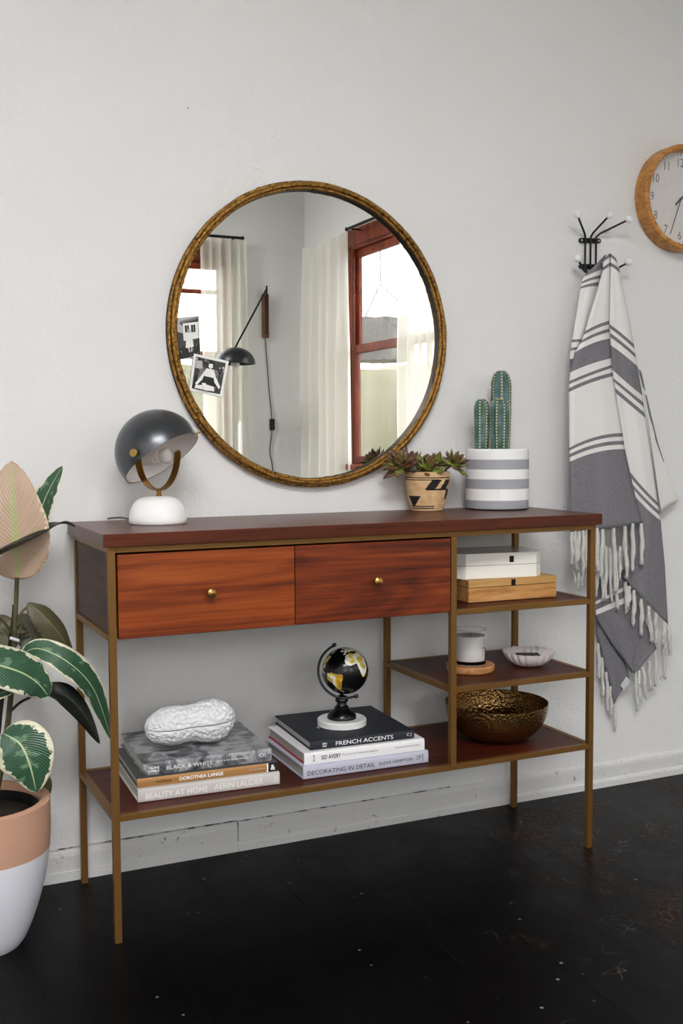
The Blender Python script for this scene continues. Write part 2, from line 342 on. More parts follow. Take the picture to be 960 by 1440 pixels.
# ------------------------------------------------------------------ console table
L, D, H, tt, ov, lw, g = 1.2, .3588, .8222, .0259, .011, .0144, .0166
zs, rt, z1, z2, xm = .2594, .0123, .6162, .4378, .7863
yb, yf = -g, -g-D; lxl, lxr, lyf, lyb = ov, L-ov, -g-D+ov, -g-ov; zt = H-tt
zd = hz((lxl, lyf, 0), 895)            # top of the rails under the drawer bay
con = thing('console_table', 'walnut and bronze metal console table with two drawers and open shelves', 'console table', (L/2, -g-D/2, 0))
box('tabletop', 0, L, yf, yb, zt, H, M_top, con, .0012)
for x in (lxl, lxr-lw):
    for y in (lyf, lyb-lw): box('leg', x, x+lw, y, y+lw, 0, zt, M_brass, con, .0008)
def rail(x0, x1, y0, y1, z): return box('rail', x0, x1, y0, y1, z-rt, z, M_brass, con, .0007)
for y in (lyf, lyb-lw):
    box('upright', xm, xm+lw, y, y+lw, zs, zt-rt, M_brass, con, .0008)
    rail(lxl+lw, lxr-lw, y, y+lw, zt); rail(lxl+lw, lxr-lw, y, y+lw, zs)
    for z in (z1, z2): rail(xm+lw, lxr-lw, y, y+lw, z)
for x in (lxl, lxr-lw): rail(x, x+lw, lyf+lw, lyb-lw, zt); rail(x, x+lw, lyf+lw, lyb-lw, zs)
rail(lxl, lxl+lw, lyf+lw, lyb-lw, zd); rail(xm, xm+lw, lyf+lw, lyb-lw, zd)
for x in (xm, lxr-lw):
    for z in (z1, z2):
        if not (x == xm and abs(z-zd) < .015): rail(x, x+lw, lyf+lw, lyb-lw, z)
rail(lxl+lw, xm, lyb-lw, lyb, zd)
box('side_panel', lxl+.003, lxl+lw-.003, lyf+lw, lyb-lw, zd, zt-rt, M_side, con)
box('divider_panel', xm+.003, xm+lw-.003, lyf+lw, lyb-lw, zd, zt-rt, M_side, con)
box('back_panel', lxl+lw, xm, lyb-.008, lyb-.003, zd, zt-rt, M_side, con)
for x0, z in ((xm, z1), (xm, z2), (lxl, zs)): box('shelf', x0+lw, lxr-lw, lyf+lw, lyb-lw, z-rt+.001, z-.0012, M_shelf, con)
xs = un(414.6, 820, 1, lyf).x; zb = hz((xs, lyf, 0), 879)
for k, (x0, x1, m) in enumerate(((lxl+lw+.004, xs-.001, M_drawer1), (xs+.001, xm-.003, M_drawer2))):
    d = box('drawer', x0, x1, lyf-.0005, lyf+.017, zb, zt-rt-.004, m, con, .0008)
    bx = box('drawer_box', x0+.008, x1-.008, lyf+.017, lyb-.02, zb+.012, zt-rt-.02, M_side, d)
    px, py = ((297.5, 834), (532, 817.5))[k]; c = un(px, py, 1, lyf-.02)
    lathe('knob', [(.0045, 0), (.0045, .012), (.0088, .0135), (.0098, .018), (.0092, .0225), (.006, .025), (0, .0257)], M_knob, d, 24, M=align((c.x, lyf-.0005, c.z), (0, -1, 0)))

# ------------------------------------------------------------------ wall mirror
MC = Vector((.606, 0, 1.2565)); MR = .3705
mir = thing('wall_mirror', 'round wall mirror with a rough bronze bamboo-like frame above the console', 'mirror', (MC.x, -.001, MC.z))
M_gold = mat('antique_bronze', 'A87C3C', .38, .85, var=('4A3014', 130, .45, .68), bump=(260, .7, .004, 6))
M_mirror = mat('mirror_silver', 'F4F5F4', .0, 1)
M_goldd = mat('antique_bronze_dark', '2A1A0C', .5, .6)
reeds = ((MR-.0045, -.017, .0048), (MR-.0115, -.0265, .0052), (MR-.0185, -.0215, .0044))
for q, (r0, y0, rt0) in enumerate(reeds):
    v, f = [], []; seg, sg = 300, 10; bumps = [R.uniform(0, 2*PI) for _ in range(11)]
    for i in range(seg):
        a = 2*PI*i/seg; rr0 = rt0*(1+.22*noise.noise(Vector((math.cos(a)*7, math.sin(a)*7, q*5)))+.16*noise.noise(Vector((math.cos(a)*45, math.sin(a)*45, q*5+2))))
        for b_ in bumps:
            da = (a-b_+PI) % (2*PI)-PI; rr0 += .0016*math.exp(-(da/.011)**2)-.0012*math.exp(-((da-.03)/.012)**2)
        rc = r0+.0009*noise.noise(Vector((math.cos(a)*5, math.sin(a)*5, q*9)))
        for k_ in range(sg):
            t = 2*PI*k_/sg; r_ = rc+rr0*math.cos(t); v.append((MC.x+r_*math.cos(a), y0+rr0*math.sin(t), MC.z+r_*math.sin(a)))
    for i in range(seg):
        for k_ in range(sg): f.append((i*sg+k_, i*sg+(k_+1) % sg, ((i+1) % seg)*sg+(k_+1) % sg, ((i+1) % seg)*sg+k_))
    obj('frame_reed', v, f, M_gold, mir, True)
lathe('frame_back', [(MR-.0225, .001), (MR-.0225, .0215), (MR-.0115, .0265), (MR-.003, .017), (MR-.001, .001), (MR-.0225, .001)], M_goldd, mir, 160, M=align((MC.x, 0, MC.z), (0, -1, 0)), caps=False)
lathe('glass', [(0, .004), (MR-.018, .004), (MR-.018, .0085), (0, .0085)], M_mirror, mir, 128, M=align((MC.x, -.0005, MC.z), (0, -1, 0)), smooth=False)
YG = -.0095        # just off the glass
GREY = [mat('print_%d' % i, c, .35) for i, c in enumerate(('141414', '3A3A3A', '777777', 'BDBDBD', 'EFEFEC'))]
def photo(name, label, quad, polys, y0, border):
    P = [un(x, y, 1, y0) for x, y in quad]              # TL TR BR BL
    o = thing(name, label, 'photograph', (P[0]+P[1]+P[2]+P[3])/4, 'snapshots tucked into the mirror frame')
    def at(u, v, k): return (P[0]*(1-u)+P[1]*u)*(1-v)+(P[3]*(1-u)+P[2]*u)*v+Vector((0, -.0002-k*.00012, 0))
    q = [p for p in P]+[p+Vector((0, .0004, 0)) for p in P]
    obj('paper', q, [(0, 3, 2, 1), (4, 5, 6, 7), (0, 1, 5, 4), (1, 2, 6, 5), (2, 3, 7, 6), (3, 0, 4, 7)], GREY[4], o)
    v, f, mi = [], [], []
    for k, (gidx, pts) in enumerate(polys):
        i0 = len(v)
        for u, w_ in pts: v.append(at(border+u*(1-2*border), border*.9+w_*(1-1.8*border), k))
        f.append(tuple(range(i0, len(v)))[::-1]); mi.append(gidx)
    obj('picture', v, f, GREY, o, mi=mi)
    return o
rp = random.Random(3)
def blobs(n, u0, u1, v0, v1, gs, s):
    o = []
    for _ in range(n):
        cu, cv, q = rp.uniform(u0, u1), rp.uniform(v0, v1), rp.uniform(.4, 1)*s; a0 = rp.random()*6
        o.append((rp.choice(gs), [(min(1, max(0, cu+q*math.cos(a0+a*1.05)*rp.uniform(.6, 1))), min(1, max(0, cv+q*math.sin(a0+a*1.05)*rp.uniform(.6, 1)))) for a in range(6)]))
    return o
full = [(0, 0), (1, 0), (1, 1), (0, 1)]
house = [(3, full), (1, [(.18, .12), (1, 0), (1, .13), (.3, .2)]), (2, [(.2, .08), (1, .01), (1, .06), (.25, .13)]), (4, [(.32, .14), (.95, .14), (.95, .6), (.32, .6)]),
         (0, [(.4, .2), (.57, .2), (.57, .37), (.4, .37)]), (0, [(.66, .2), (.84, .2), (.84, .39), (.66, .39)]), (3, [(.48, .2), (.5, .2), (.5, .37), (.48, .37)]), (3, [(.74, .2), (.76, .2), (.76, .39), (.74, .39)]),
         (1, [(.06, .33), (.3, .38), (.3, .6), (0, .62)]), (1, [(0, .58), (1, .56), (1, 1), (0, 1)]), (0, [(0, .74), (1, .72), (1, 1), (0, 1)])]
house += blobs(14, .55, 1, .55, .8, (1, 2, 0), .05)+blobs(16, 0, .9, .72, .98, (1, 2, 0), .05)
house += [(4, [(.4, .5), (.66, .5), (.7, .76), (.34, .76)]), (3, [(.5, .3), (.6, .3), (.62, .37), (.56, .41), (.5, .37)]), (4, [(.44, .4), (.68, .4), (.72, .52), (.42, .52)]), (3, [(.46, .76), (.52, .76), (.53, .88), (.48, .88)]), (3, [(.58, .76), (.64, .76), (.62, .88), (.57, .88)])]
photo('photograph', 'black and white snapshot of a figure before a white house, partly under the mirror frame', [(244, 447), (279.7, 443.7), (282, 500), (250, 507)], house, YG, .02)
lady = [(1, full)]+blobs(26, 0, 1, 0, .45, (0, 1, 2, 3), .07)+[(3, [(0, .12), (.2, .1), (.26, .34), (0, .36)]), (2, [(.18, .36), (.3, .26), (.34, .6), (.1, .75)]), (2, [(.62, .28), (.78, .3), (.84, .7), (.6, .5)])]+blobs(20, .7, 1, .4, .9, (1, 2), .05)
lady += [(0, [(0, .6), (.12, .55), (.16, .9), (0, .95)]), (4, [(.37, .3), (.62, .3), (.72, .5), (.93, .78), (.9, .86), (.6, .58), (.36, .58), (.12, .88), (.06, .84), (.26, .5)]), (0, [(.32, .55), (.66, .55), (.74, .8), (.24, .84)]),
         (4, [(.28, .78), (.42, .76), (.56, .98), (.38, .99)]), (4, [(.45, .8), (.72, .82), (.76, .96), (.5, .98)]), (4, [(.08, .88), (.3, .84), (.36, .98), (.06, .98)]), (4, [(.43, .12), (.56, .12), (.57, .24), (.5, .3), (.42, .24)]), (0, [(.4, .06), (.52, .02), (.6, .1), (.6, .2), (.55, .13), (.42, .14)])]
photo('photograph', 'square black and white snapshot with white border of a seated figure in dark clothing', [(272.5, 497), (321.6, 508), (312, 558.7), (265.6, 548.7)], lady, YG-.003, .075)

# ------------------------------------------------------------------ table lamp
bp_ = un(222, 736, 2, H); k = ppm(bp_); br = 40.5/k; bh = hz(bp_, 697.5)-H
M_white = mat('lamp_white_stone', 'F0F0F0', .5, spec=.3); M_br = mat('lamp_brass', '9C7430', .28, .95); M_gun = mat('lamp_gunmetal', '585A5E', .3, .85)
lamp = thing('table_lamp', 'table lamp with gunmetal dome shade, brass yoke and white domed base', 'lamp', (bp_.x, bp_.y, H))
lathe('base', [(br*.95, 0), (br, .003)]+[(br*math.cos(a)**.55, .006+(bh-.006)*math.sin(a)) for a in [i*PI/2/16 for i in range(1, 16)]]+[(br*.22, bh), (0, bh)], M_white, lamp, 64, c=bp_, angle=60)
lathe('base_pad', [(br*.93, 0), (br*.93, .0008), (0, .0008)], M_black, lamp, 48, c=bp_-Vector((0, 0, .0004)))
zc = hz(bp_, 636); SR = 60/k; SC = Vector((bp_.x, bp_.y, zc))
rr_ = Vector((_r.x, _r.y, 0)); tow = -Vector((_f.x, _f.y, 0))
lv = (CAM-SC); lv.z = 0; lv.normalize(); lr = Vector((-lv.y, lv.x, 0))
ax = (-.5*lr+.866*lv).normalized()
nn = (.555*lr-.80*_u+.23*lv); nn = (nn-ax*nn.dot(ax)).normalized()
SC = SC + rr_*(2/k)
th = .0022
pr = [(SR*math.sin(a), -SR*math.cos(a)) for a in [i*PI/1.8/32 for i in range(0, 33)]]
pr = pr+[((SR-th)*math.sin(PI/1.8), -(SR-th)*math.cos(PI/1.8))]
shade_M = align(SC, nn, ax)
sh = lathe('shade', pr, M_gun, lamp, 72, M=shade_M, angle=80, caps=False)
lathe('shade_lining', [((SR-th)*math.sin(a), -(SR-th)*math.cos(a)) for a in [PI/1.8-i*PI/1.8/32 for i in range(0, 33)]], mat('lamp_white_enamel', 'FAF8F6', .5), sh, 72, M=shade_M, angle=80, caps=False)
# yoke: a flat U strap around the hinge axis
YR = SR-.006; sw = ax.cross(_u).normalized(); v, f = [], []; ns = 40
zb0 = H+bh+.012
for i in range(ns+1):
    a = PI*i/ns; dx = -math.cos(a)*YR; dz = (zc-zb0)*math.sin(a)
    for t_, s_ in ((0, -1), (0, 1), (1, 1), (1, -1)):
        kk = 1-t_*.0025/YR; v.append(SC+ax*dx*kk-_u*(dz*(1-t_*.0025/(zc-zb0)))+sw*s_*.0075)
for i in range(ns):
    for j in range(4): f.append((i*4+j, i*4+(j+1) % 4, (i+1)*4+(j+1) % 4, (i+1)*4+j))
f += [(0, 3, 2, 1), (ns*4, ns*4+1, ns*4+2, ns*4+3)]
obj('yoke', v, f, M_br, lamp, True, angle=40)
lathe('stem', [(.007, 0), (.007, .004), (.0052, .005), (.0052, .012), (.0058, .0125), (.0058, .018), (0, .019)], M_br, lamp, 24, c=(SC.x, SC.y, H+bh-.002))
for s in (1, -1):
    lathe('pivot_knob', [(.004, -.006), (.004, .006), (.0085, .0065), (.0085, .0105), (.0078, .0112), (0, .0112)], mat('lamp_knob_brass', 'BF9A55', .35, .8), lamp, 28, M=align(SC+ax*s*(SR-.0005), ax*s))
hd = (-(ax) + .0*nn); e = SC + (rr_*.83+_u*.5+tow*.2).normalized()*SR
hdir = (nn*-1).cross(ax); rim = (rr_-nn*rr_.dot(nn)).normalized()
tb = SC+rim*SR*.985+nn*SR*.173
bx_ = bmbox(-.0065, .0105, -.007, .007, -.0012, .0012, .0006, align(tb+nn*-.004, -nn, rim)); from_bm('handle_tab', bx_, mat('lamp_knob_brass', ''), lamp)
bd = (rr_*.84+tow*.3+_u*.1).normalized(); b0 = SC-bd*(20/k)+_u*(-6/k)
lathe('socket', [(0, -.02), (.0165, -.02), (.0165, .02), (.0175, .021), (.0175, .024), (.0155, .025), (.0175, .028), (.0155, .031), (.0175, .034), (.0155, .037), (0, .037)], mat('socket_white', 'E8E0DC', .5), lamp, 32, M=align(b0, bd), angle=30)
lathe('bulb', [(.013, .036), (.0155, .042), (.017, .048), (.017, .053), (.0135, .059), (.007, .0625), (0, .0635)], mat('frosted_bulb', 'E9E6E2', .25), lamp, 32, M=align(b0, bd))
cp = [un(183, 731, 1, bp_.y+.02)]
c0 = bp_+Vector((-br*.9, .03, .006))
tube('cord', spline([bp_+Vector((-br*.8, .02, .008)), Vector((c0.x-.012, c0.y+.02, H+.012)), Vector((c0.x-.02, -.03, H+.006)), Vector((c0.x-.022, -.02, H+.004))], 6), .0022, mat('grey_cord', '6A6A6C', .5), lamp, 8)

# ------------------------------------------------------------------ books
M_page = mat('book_pages', 'B9B7B4', .8, bump=(900, .4, .001))
def book(label, bl, br_, z, tpx, depth, cover, pages=M_page, group=None, titles=(), extra=None, boards=.0028, name='book', spine=None):
    P = un(bl[0], bl[1], 2, z); Q = un(br_[0], br_[1], 2, z); X = (Q-P); W = X.length; X.normalize(); Y = Vector((-X.y, X.x, 0))
    T = tpx/ppm((P+Q)/2)*1.01
    o = thing(name, label, 'book', (P+Q)/2+Y*depth/2, group)
    M = Matrix((X, Y, _u)).transposed().to_4x4(); M.translation = P
    bm = bmbox(0, W, 0, depth, 0, boards)
    cv = from_bm('cover', bmbox(0, W, .002, depth, 0, boards, .0005, M), cover, o)
    from_bm('cover', bmbox(0, W, .002, depth, T-boards, T, .0005, M), cover, o)
    bm.free()
    # slightly rounded spine
    v, f = [], []
    sec = [(.0045, 0), (.0012, .0004), (0, .003)]+[(-.0006*math.sin(PI*i/4), .003+(T-.006)*i/4) for i in (1, 2, 3)]+[(0, T-.003), (.0012, T-.0004), (.0045, T)]
    for x in (0, W):
        for y, zz in sec: v.append(M @ Vector((x, y, zz)))
    ns = len(sec)
    for i in range(ns-1): f.append((i, ns+i, ns+i+1, i+1))
    f += [tuple(range(ns)), tuple(range(2*ns-1, ns-1, -1))]
    sp = obj('spine', v, f, spine or cover, o, True, angle=50)
    from_bm('pages', bmbox(.004, W-.004, .0046, depth-.004, boards, T-boards, 0, M), pages, o)
    for (s, x0, x1, y0, y1, m, bold) in titles:
        text('lettering', s, M @ Vector((W*x0, -.0012, T*y0)), X, _u, m, o, width=W*(x1-x0), height=T*(y1-y0), bold=bold)
    for (x0, x1, m) in (extra or ()):
        from_bm('spine_band', bmbox(W*x0, W*x1, -.00095, .003, .0002, T-.0002, 0, M), m, o)
    return z+T, o, M, W, T
M_inkp = mat('ink_pale', 'E9E7E4', .5); M_ink = mat('ink_black', '1A1A1C', .5); M_inkw = mat('ink_white', 'F2F2F2', .5); M_inks = mat('ink_silver', 'FAFAFA', .4)
M_b1 = mat('book_linen_grey', 'C3C0BC', .7, bump=(600, .3, .001)); M_b2 = mat('book_gold', 'A87B48', .4, .2); M_b2k = mat('book_black', '1B1B1D', .5)
M_bm = mat('book_marbled_print', '2A2B2E', .3)
nt, b, N = nodes(M_bm); tc = N('TexCoord'); n1 = N('TexNoise', i_Scale=18.0, i_Detail=5.0, i_Distortion=1.6); nt.links.new(tc.outputs['Object'], n1.inputs[0])
r = ramp(nt, [(.32, '26272A'), (.48, '6A6B70'), (.6, 'A6A7AB'), (.75, '55565A')]); nt.links.new(n1.outputs[0], r.inputs[0]); nt.links.new(r.outputs[0], b.inputs['Base Color'])
G1 = 'books stacked under the peanut dish'; G2 = 'books stacked under the globe'
zA, *_ = book('pale grey linen book with white lettering, bottom of the stack under the peanut dish', (194.1, 1129.3), (393.2, 1102.7), zs, 18, .235, M_b1, group=G1,
    titles=[('BEAUTY AT HOME', .05, .48, .2, .66, M_inkp, .008), ('AERIN LAUDER', .525, .875, .24, .7, M_inkp, .008), ('|||', .955, .985, .25, .75, M_inkp, 0)])
zA, *_ = book('gold spined book with black end band in the middle of a stack', (192.8, 1108.7), (390.5, 1083.8), zA, 12.6, .24, mat('book_grey_board', '4A4A4A', .5), spine=M_b2, group=G1,
    titles=[('PARTRIDGE', .13, .235, .34, .58, M_ink, .01), ('DOROTHEA LANGE', .29, .6, .3, .7, M_inkw, .025), ('grab a hunk of lightning', .79, .905, .42, .58, M_inkw, 0), ('&', .945, .98, .2, .8, M_inkw, .02)], extra=[(.918, .928, M_inkw), (.928, 1.0, M_b2k)])
zA, bkA, MA, WA, TA = book('grey marbled photo-print book directly beneath the white peanut dish', (201.5, 1091.9), (381.6, 1070), zA, 17.8, .25, M_bm, group=G1,
    titles=[('BLACK & WHITE', .175, .53, .32, .62, M_inkw, .0), ('(and a bit in between)', .56, .81, .4, .62, M_inkw, 0), ('CELERIE', .04, .12, .5, .68, M_inkw, .02), ('KEMBLE', .04, .12, .25, .43, M_inkw, .02), ('O!', .9, .95, .42, .72, M_inkw, 0)])
M_c1 = mat('book_lilac_grey', 'B9BACB', .55); M_c2 = mat('book_white_jacket', 'EAE9EB', .35); M_c3 = mat('book_navy_cloth', '20242D', .6, bump=(700, .3, .001))
zB, *_ = book('pale lilac grey book at the bottom of the stack under the globe', (426.4, 1096.7), (601.9, 1072), zs, 17.3, .235, M_c1, group=G2,
    titles=[('DECORATING IN DETAIL', .03, .56, .28, .62, M_ink, .0), ('ALEXA HAMPTON', .59, .865, .34, .6, M_ink, 0), ('CP', .9, .935, .35, .7, M_ink, 0), ('I', .95, .954, .2, .8, M_ink, 0)])
zB, bkS, MS, WS, TS = book('white jacketed book with red endpaper line in the middle of a stack', (427.7, 1077), (596.5, 1055), zB, 17.0, .245, M_c2, group=G2,
    titles=[('SID AVERY', .135, .295, .33, .68, M_ink, .015), ('the art of the hollywood snapshot', .305, .6, .4, .62, mat('ink_grey', '77777C', .5), 0), ('Ron Avery and Tony Nourmand', .75, .955, .46, .6, M_ink, 0), ('R', .07, .085, .62, .78, M_ink, .02), ('A', .07, .085, .42, .58, M_ink, .02), ('P', .07, .085, .22, .38, M_ink, .02)])
from_bm('endpaper', bmbox(-.0002, .004, .006, .24, .0028, .0046, 0, MS), mat('endpaper_red', 'A01524', .5), bkS)
zB, bkF, MF_, WF, TF = book('dark navy cloth book with silver lettering, the globe standing on it', (436.6, 1055.8), (582, 1038.4), zB, 11.9, .25, M_c3, group=G2,
    titles=[('FRENCH ACCENTS', .235, .79, .28, .76, M_inks, .0), ('ERIN', .11, .15, .55, .75, M_inks, .02), ('SWIFT', .11, .15, .25, .45, M_inks, .02), ('C', .925, .95, .42, .75, M_inks, 0), ('I', .965, .97, .3, .78, M_inks, 0)])
for s, u0, v0 in (('FRE', .34, .12), ('ACC', .42, .05)):        # silver lettering on the navy cover
    X = MF_.to_3x3() @ Vector((1, 0, 0)); Y = MF_.to_3x3() @ Vector((0, 1, 0))
    text('lettering', s, MF_ @ Vector((WF*u0-.03, .05+v0*.4, TF+.0003)), X, Y, M_inks, bkF, height=.016)

# ------------------------------------------------------------------ peanut dish
pa = un(268, 1046, 2, zA); k = ppm(pa); half = 64.5/k; zmid = 0
Xd = (MA.to_3x3() @ Vector((1, 0, 0))); Xd = (Xd+Vector((0, .03, 0))).normalized(); Yd = Vector((-Xd.y, Xd.x, 0))
pea = thing('peanut_dish', 'white ceramic lidded dish shaped like a peanut on the marbled book', 'dish', (pa.x, pa.y, zA))
M_pea = mat('peanut_ceramic', 'DADCDD', .3, spec=.5)
def prad(t):      # two lobes; t in -1..1
    return (max(0, 1-abs(t)**2.7))**.52*(1-.2*math.exp(-((t+.04)/.3)**2))*(.965+.05*t)
Rm = .0485; zc_ = zA+.047
def pea_half(name, a0, a1):
    v, f = [], []; nu, nv = 110, 56
    for i in range(nu+1):
        s = i/nu; t = -math.cos(PI*s)
        for j in range(nv+1):
            a = a0+(a1-a0)*j/nv; r0 = Rm*prad(t)
            q = Vector((t*7.0, math.cos(a)*2.6, math.sin(a)*2.6))
            d = noise.voronoi(q*1.5)[0]; bump = min(1, (d[1]-d[0])*2.6)
            edge = min(1, min(j, nv-j)/3)
            r_ = r0+((1-bump)*.0052-.002)*edge*min(1, r0/.01)
            y, z = r_*math.cos(a), r_*math.sin(a)*1.02
            if z < 0: z = max(z*.98, -(.047-.0005))
            lift = .004*t*1.0
            v.append(pa+Xd*(t*half)+Yd*y+_u*(zc_-zA+z+(lift if z > -.03 else 0)))
    for i in range(nu):
        for j in range(nv): f.append((i*(nv+1)+j, i*(nv+1)+j+1, (i+1)*(nv+1)+j+1, (i+1)*(nv+1)+j))
    return obj(name, v, f, M_pea, pea, True)
pea_half('lid', .02, PI-.02); pea_half('base', PI+.02, 2*PI-.02)
v, f = [], []
for i in range(41):                    # dark seam inside the joint
    t = -math.cos(PI*i/40); r0 = max(Rm*prad(t)-.0016, 0)
    for y in (-r0, r0): v.append(pa+Xd*(t*half*.995)+Yd*y+_u*(zc_-zA+.004*t))
for i in range(40): f.append((i*2, i*2+1, i*2+3, i*2+2))
obj('seam', v, f, mat('seam_grey', '55575A', .8), pea)

# ------------------------------------------------------------------ desk globe
gp = un(480.5, 1019, 2, zB); k = ppm(gp)
glo = thing('desk_globe', 'small black and gold desk globe on a turned stand with white marble base', 'globe', (gp.x, gp.y, zB))
lathe('marble_base', [(0, 0), (33/k, 0), (34.5/k, .002), (34.5/k, .014), (33/k, .0165), (0, .0165)], mat('white_marble', 'DEDEDD', .35, var=('B0B0B2', 22, .55, .7)), glo, 56, c=gp)
z0 = zB+.0165; ztop = hz(gp, 976)
q = (ztop-z0)
lathe('stand', [(.0345, 0), (.0345, q*.06), (.033, q*.15), (.028, q*.26), (.02, q*.36), (.0165, q*.42), (.017, q*.46), (.0135, q*.52), (.0115, q*.58), (.011, q*.66), (.0145, q*.7), (.0155, q*.77), (.0145, q*.83), (.0145, q*.87), (.012, q*.92), (.006, q*.95), (.004, q*1.0), (.004, q*1.1), (0, q*1.1)], mat('black_lacquer', '0B0B0C', .22), glo, 40, c=(gp.x, gp.y, z0), angle=28)
gc = Vector((gp.x, gp.y, hz(gp, 943)))+rr_*(5/k); GR = 32.5/k
na = (rr_*-.40+_u*.91-tow*.2).normalized()
fx = (tow-na*tow.dot(na)).normalized(); ex = na.cross(fx)      # fx faces viewer; ex points to the viewer's right
arc = []
AR = GR*1.17
for i in range(37):
    a = math.radians(-4+188*i/36); arc.append(gc+na*AR*math.cos(a)-ex*AR*math.sin(a))
M_gb = MATS['black_lacquer']
tube('meridian_arc', arc, .0028, M_gb, glo, 10)
for s in (1, -1): lathe('axis_pin', [(0, -.004), (.0045, -.003), (.0055, .001), (.0045, .005), (0, .006)], M_gb, glo, 16, M=align(gc+na*s*AR, na*s))
LAND = [[(-80, 9), (-74, 11), (-62, 10), (-50, 1), (-35, -6), (-39, -17), (-48, -26), (-57, -36), (-65, -42), (-68, -54), (-74, -50), (-71, -30), (-71, -18), (-81, -5)],
        [(-17, 15), (-16, 22), (-9, 32), (0, 36), (11, 37), (20, 32), (33, 31), (43, 12), (51, 12), (40, -3), (40, -15), (33, -26), (26, -34), (18, -34), (12, -18), (9, -1), (9, 4), (-8, 5), (-15, 10)],
        [(-10, 36), (-9, 43), (-1, 44), (-4, 48), (3, 51), (9, 55), (5, 60), (14, 68), (28, 71), (45, 67), (60, 70), (80, 72), (100, 76), (120, 72), (120, 30), (110, 20), (98, 8), (80, 8), (72, 20), (58, 24), (45, 13), (35, 28), (35, 36), (24, 40), (14, 41), (3, 42)],
        [(-168, 66), (-130, 70), (-95, 72), (-78, 62), (-92, 57), (-80, 52), (-75, 61), (-60, 55), (-56, 50), (-65, 45), (-75, 38), (-81, 26), (-90, 30), (-97, 24), (-90, 20), (-83, 10), (-95, 15), (-108, 23), (-124, 40), (-130, 54)],
        [(-55, 60), (-44, 60), (-22, 70), (-20, 80), (-50, 82), (-60, 76)], [(-10, 51), (-3, 50), (2, 52), (-3, 58), (-8, 58)]]
def inp(x, y, P):
    c = False; j = len(P)-1
    for i in range(len(P)):
        if (P[i][1] > y) != (P[j][1] > y) and x < (P[j][0]-P[i][0])*(y-P[i][1])/(P[j][1]-P[i][1])+P[i][0]: c = not c
        j = i
    return c
nu, nv = 150, 76; v, f, mi = [], [], []
LON0 = -30
for i in range(nv+1):
    la = math.radians(-90+180*i/nv)
    for j in range(nu):
        lo = math.radians(-180+360*j/nu-LON0); v.append(gc+(fx*math.cos(lo)+ex*math.sin(lo))*math.cos(la)*GR+na*math.sin(la)*GR)
for i in range(nv):
    for j in range(nu):
        f.append((i*nu+j, i*nu+(j+1) % nu, (i+1)*nu+(j+1) % nu, (i+1)*nu+j))
        la = -90+180*(i+.5)/nv; lo = -180+360*(j+.5)/nu
        mi.append(1 if any(inp(lo, la, P) for P in LAND) else (2 if abs(la) < 1.2 and -20 < lo-LON0-LON0 and False else 0))
M_sea = mat('globe_sea', '0C0C0E', .22, var=('33333A', 120, .66, .72)); M_land = mat('globe_land', 'E8E4D8', .35)
nt, b, N = nodes(M_land); tc = N('TexCoord'); n1 = N('TexNoise', i_Scale=34.0, i_Detail=3.0); nt.links.new(tc.outputs['Object'], n1.inputs[0])
r = ramp(nt, [(.36, 'B8862A'), (.44, 'DCC23C'), (.5, 'E9E6DC'), (.58, 'E4E2DA'), (.64, 'B9A13A')]); nt.links.new(n1.outputs[0], r.inputs[0]); nt.links.new(r.outputs[0], b.inputs['Base Color'])
obj('ball', v, f, [M_sea, M_land], glo, True, mi=mi)

# ------------------------------------------------------------------ boxes on the upper right shelf
def frame_of(bl, br_, z):
    P = un(bl[0], bl[1], 2, z); Q = un(br_[0], br_[1], 2, z); X = Q-P; W = X.length; X.normalize(); Y = Vector((-X.y, X.x, 0))
    M = Matrix((X, Y, _u)).transposed().to_4x4(); M.translation = P; return P, Q, X, Y, W, M
M_oak = wood('light_wood', [(.1, '9A6A36'), (.5, 'C08A50'), (.9, 'CF9E66')], scale=(2, 12, 14), rough=.5)
M_oak2 = wood('light_wood_lid', [(.1, 'A5773F'), (.5, 'B98C50'), (.9, 'C79C62')], scale=(2, 12, 14), rough=.5, off=(5, 2, 1))
P, Q, X, Y, W, M = frame_of((658.5, 848), (782, 839), z1); hb = hz(P, 817)-z1; dep = .15
wb = thing('wooden_box', 'light wooden hinged box under the white box on the upper shelf', 'box', P+X*W/2+Y*dep/2)
from_bm('body', bmbox(0, W, 0, dep, 0, hb*.66-.0006, .001, M), M_oak, wb)
from_bm('lid', bmbox(0, W, 0, dep, hb*.66+.0006, hb, .001, M), M_oak2, wb)
from_bm('joint', bmbox(.002, W-.002, .002, dep-.002, hb*.66-.0008, hb*.66+.0008, 0, M), M_black, wb)
cl = from_bm('clasp', bmbox(W*.5-.0055, W*.5+.0055, -.0022, .001, hb*.66, hb*.96, .0008, M), mat('clasp_dark', '1C1712', .4, .4), wb)
from_bm('catch', bmbox(W*.5-.003, W*.5+.003, -.0034, -.002, hb*.73, hb*.82, .0006, M), MATS['clasp_dark'], cl)
zw = z1+hb
P, Q, X, Y, W, M = frame_of((655, 815), (754, 810.5), zw); hb = hz(P, 779.4)-zw; dep = .15; ch = .022
ob = thing('octagonal_box', 'glossy white octagonal lidded box standing on the wooden box', 'box', P+X*W/2+Y*dep/2)
M_cream = mat('white_lacquer', 'F2F0E8', .18, coat=.3)
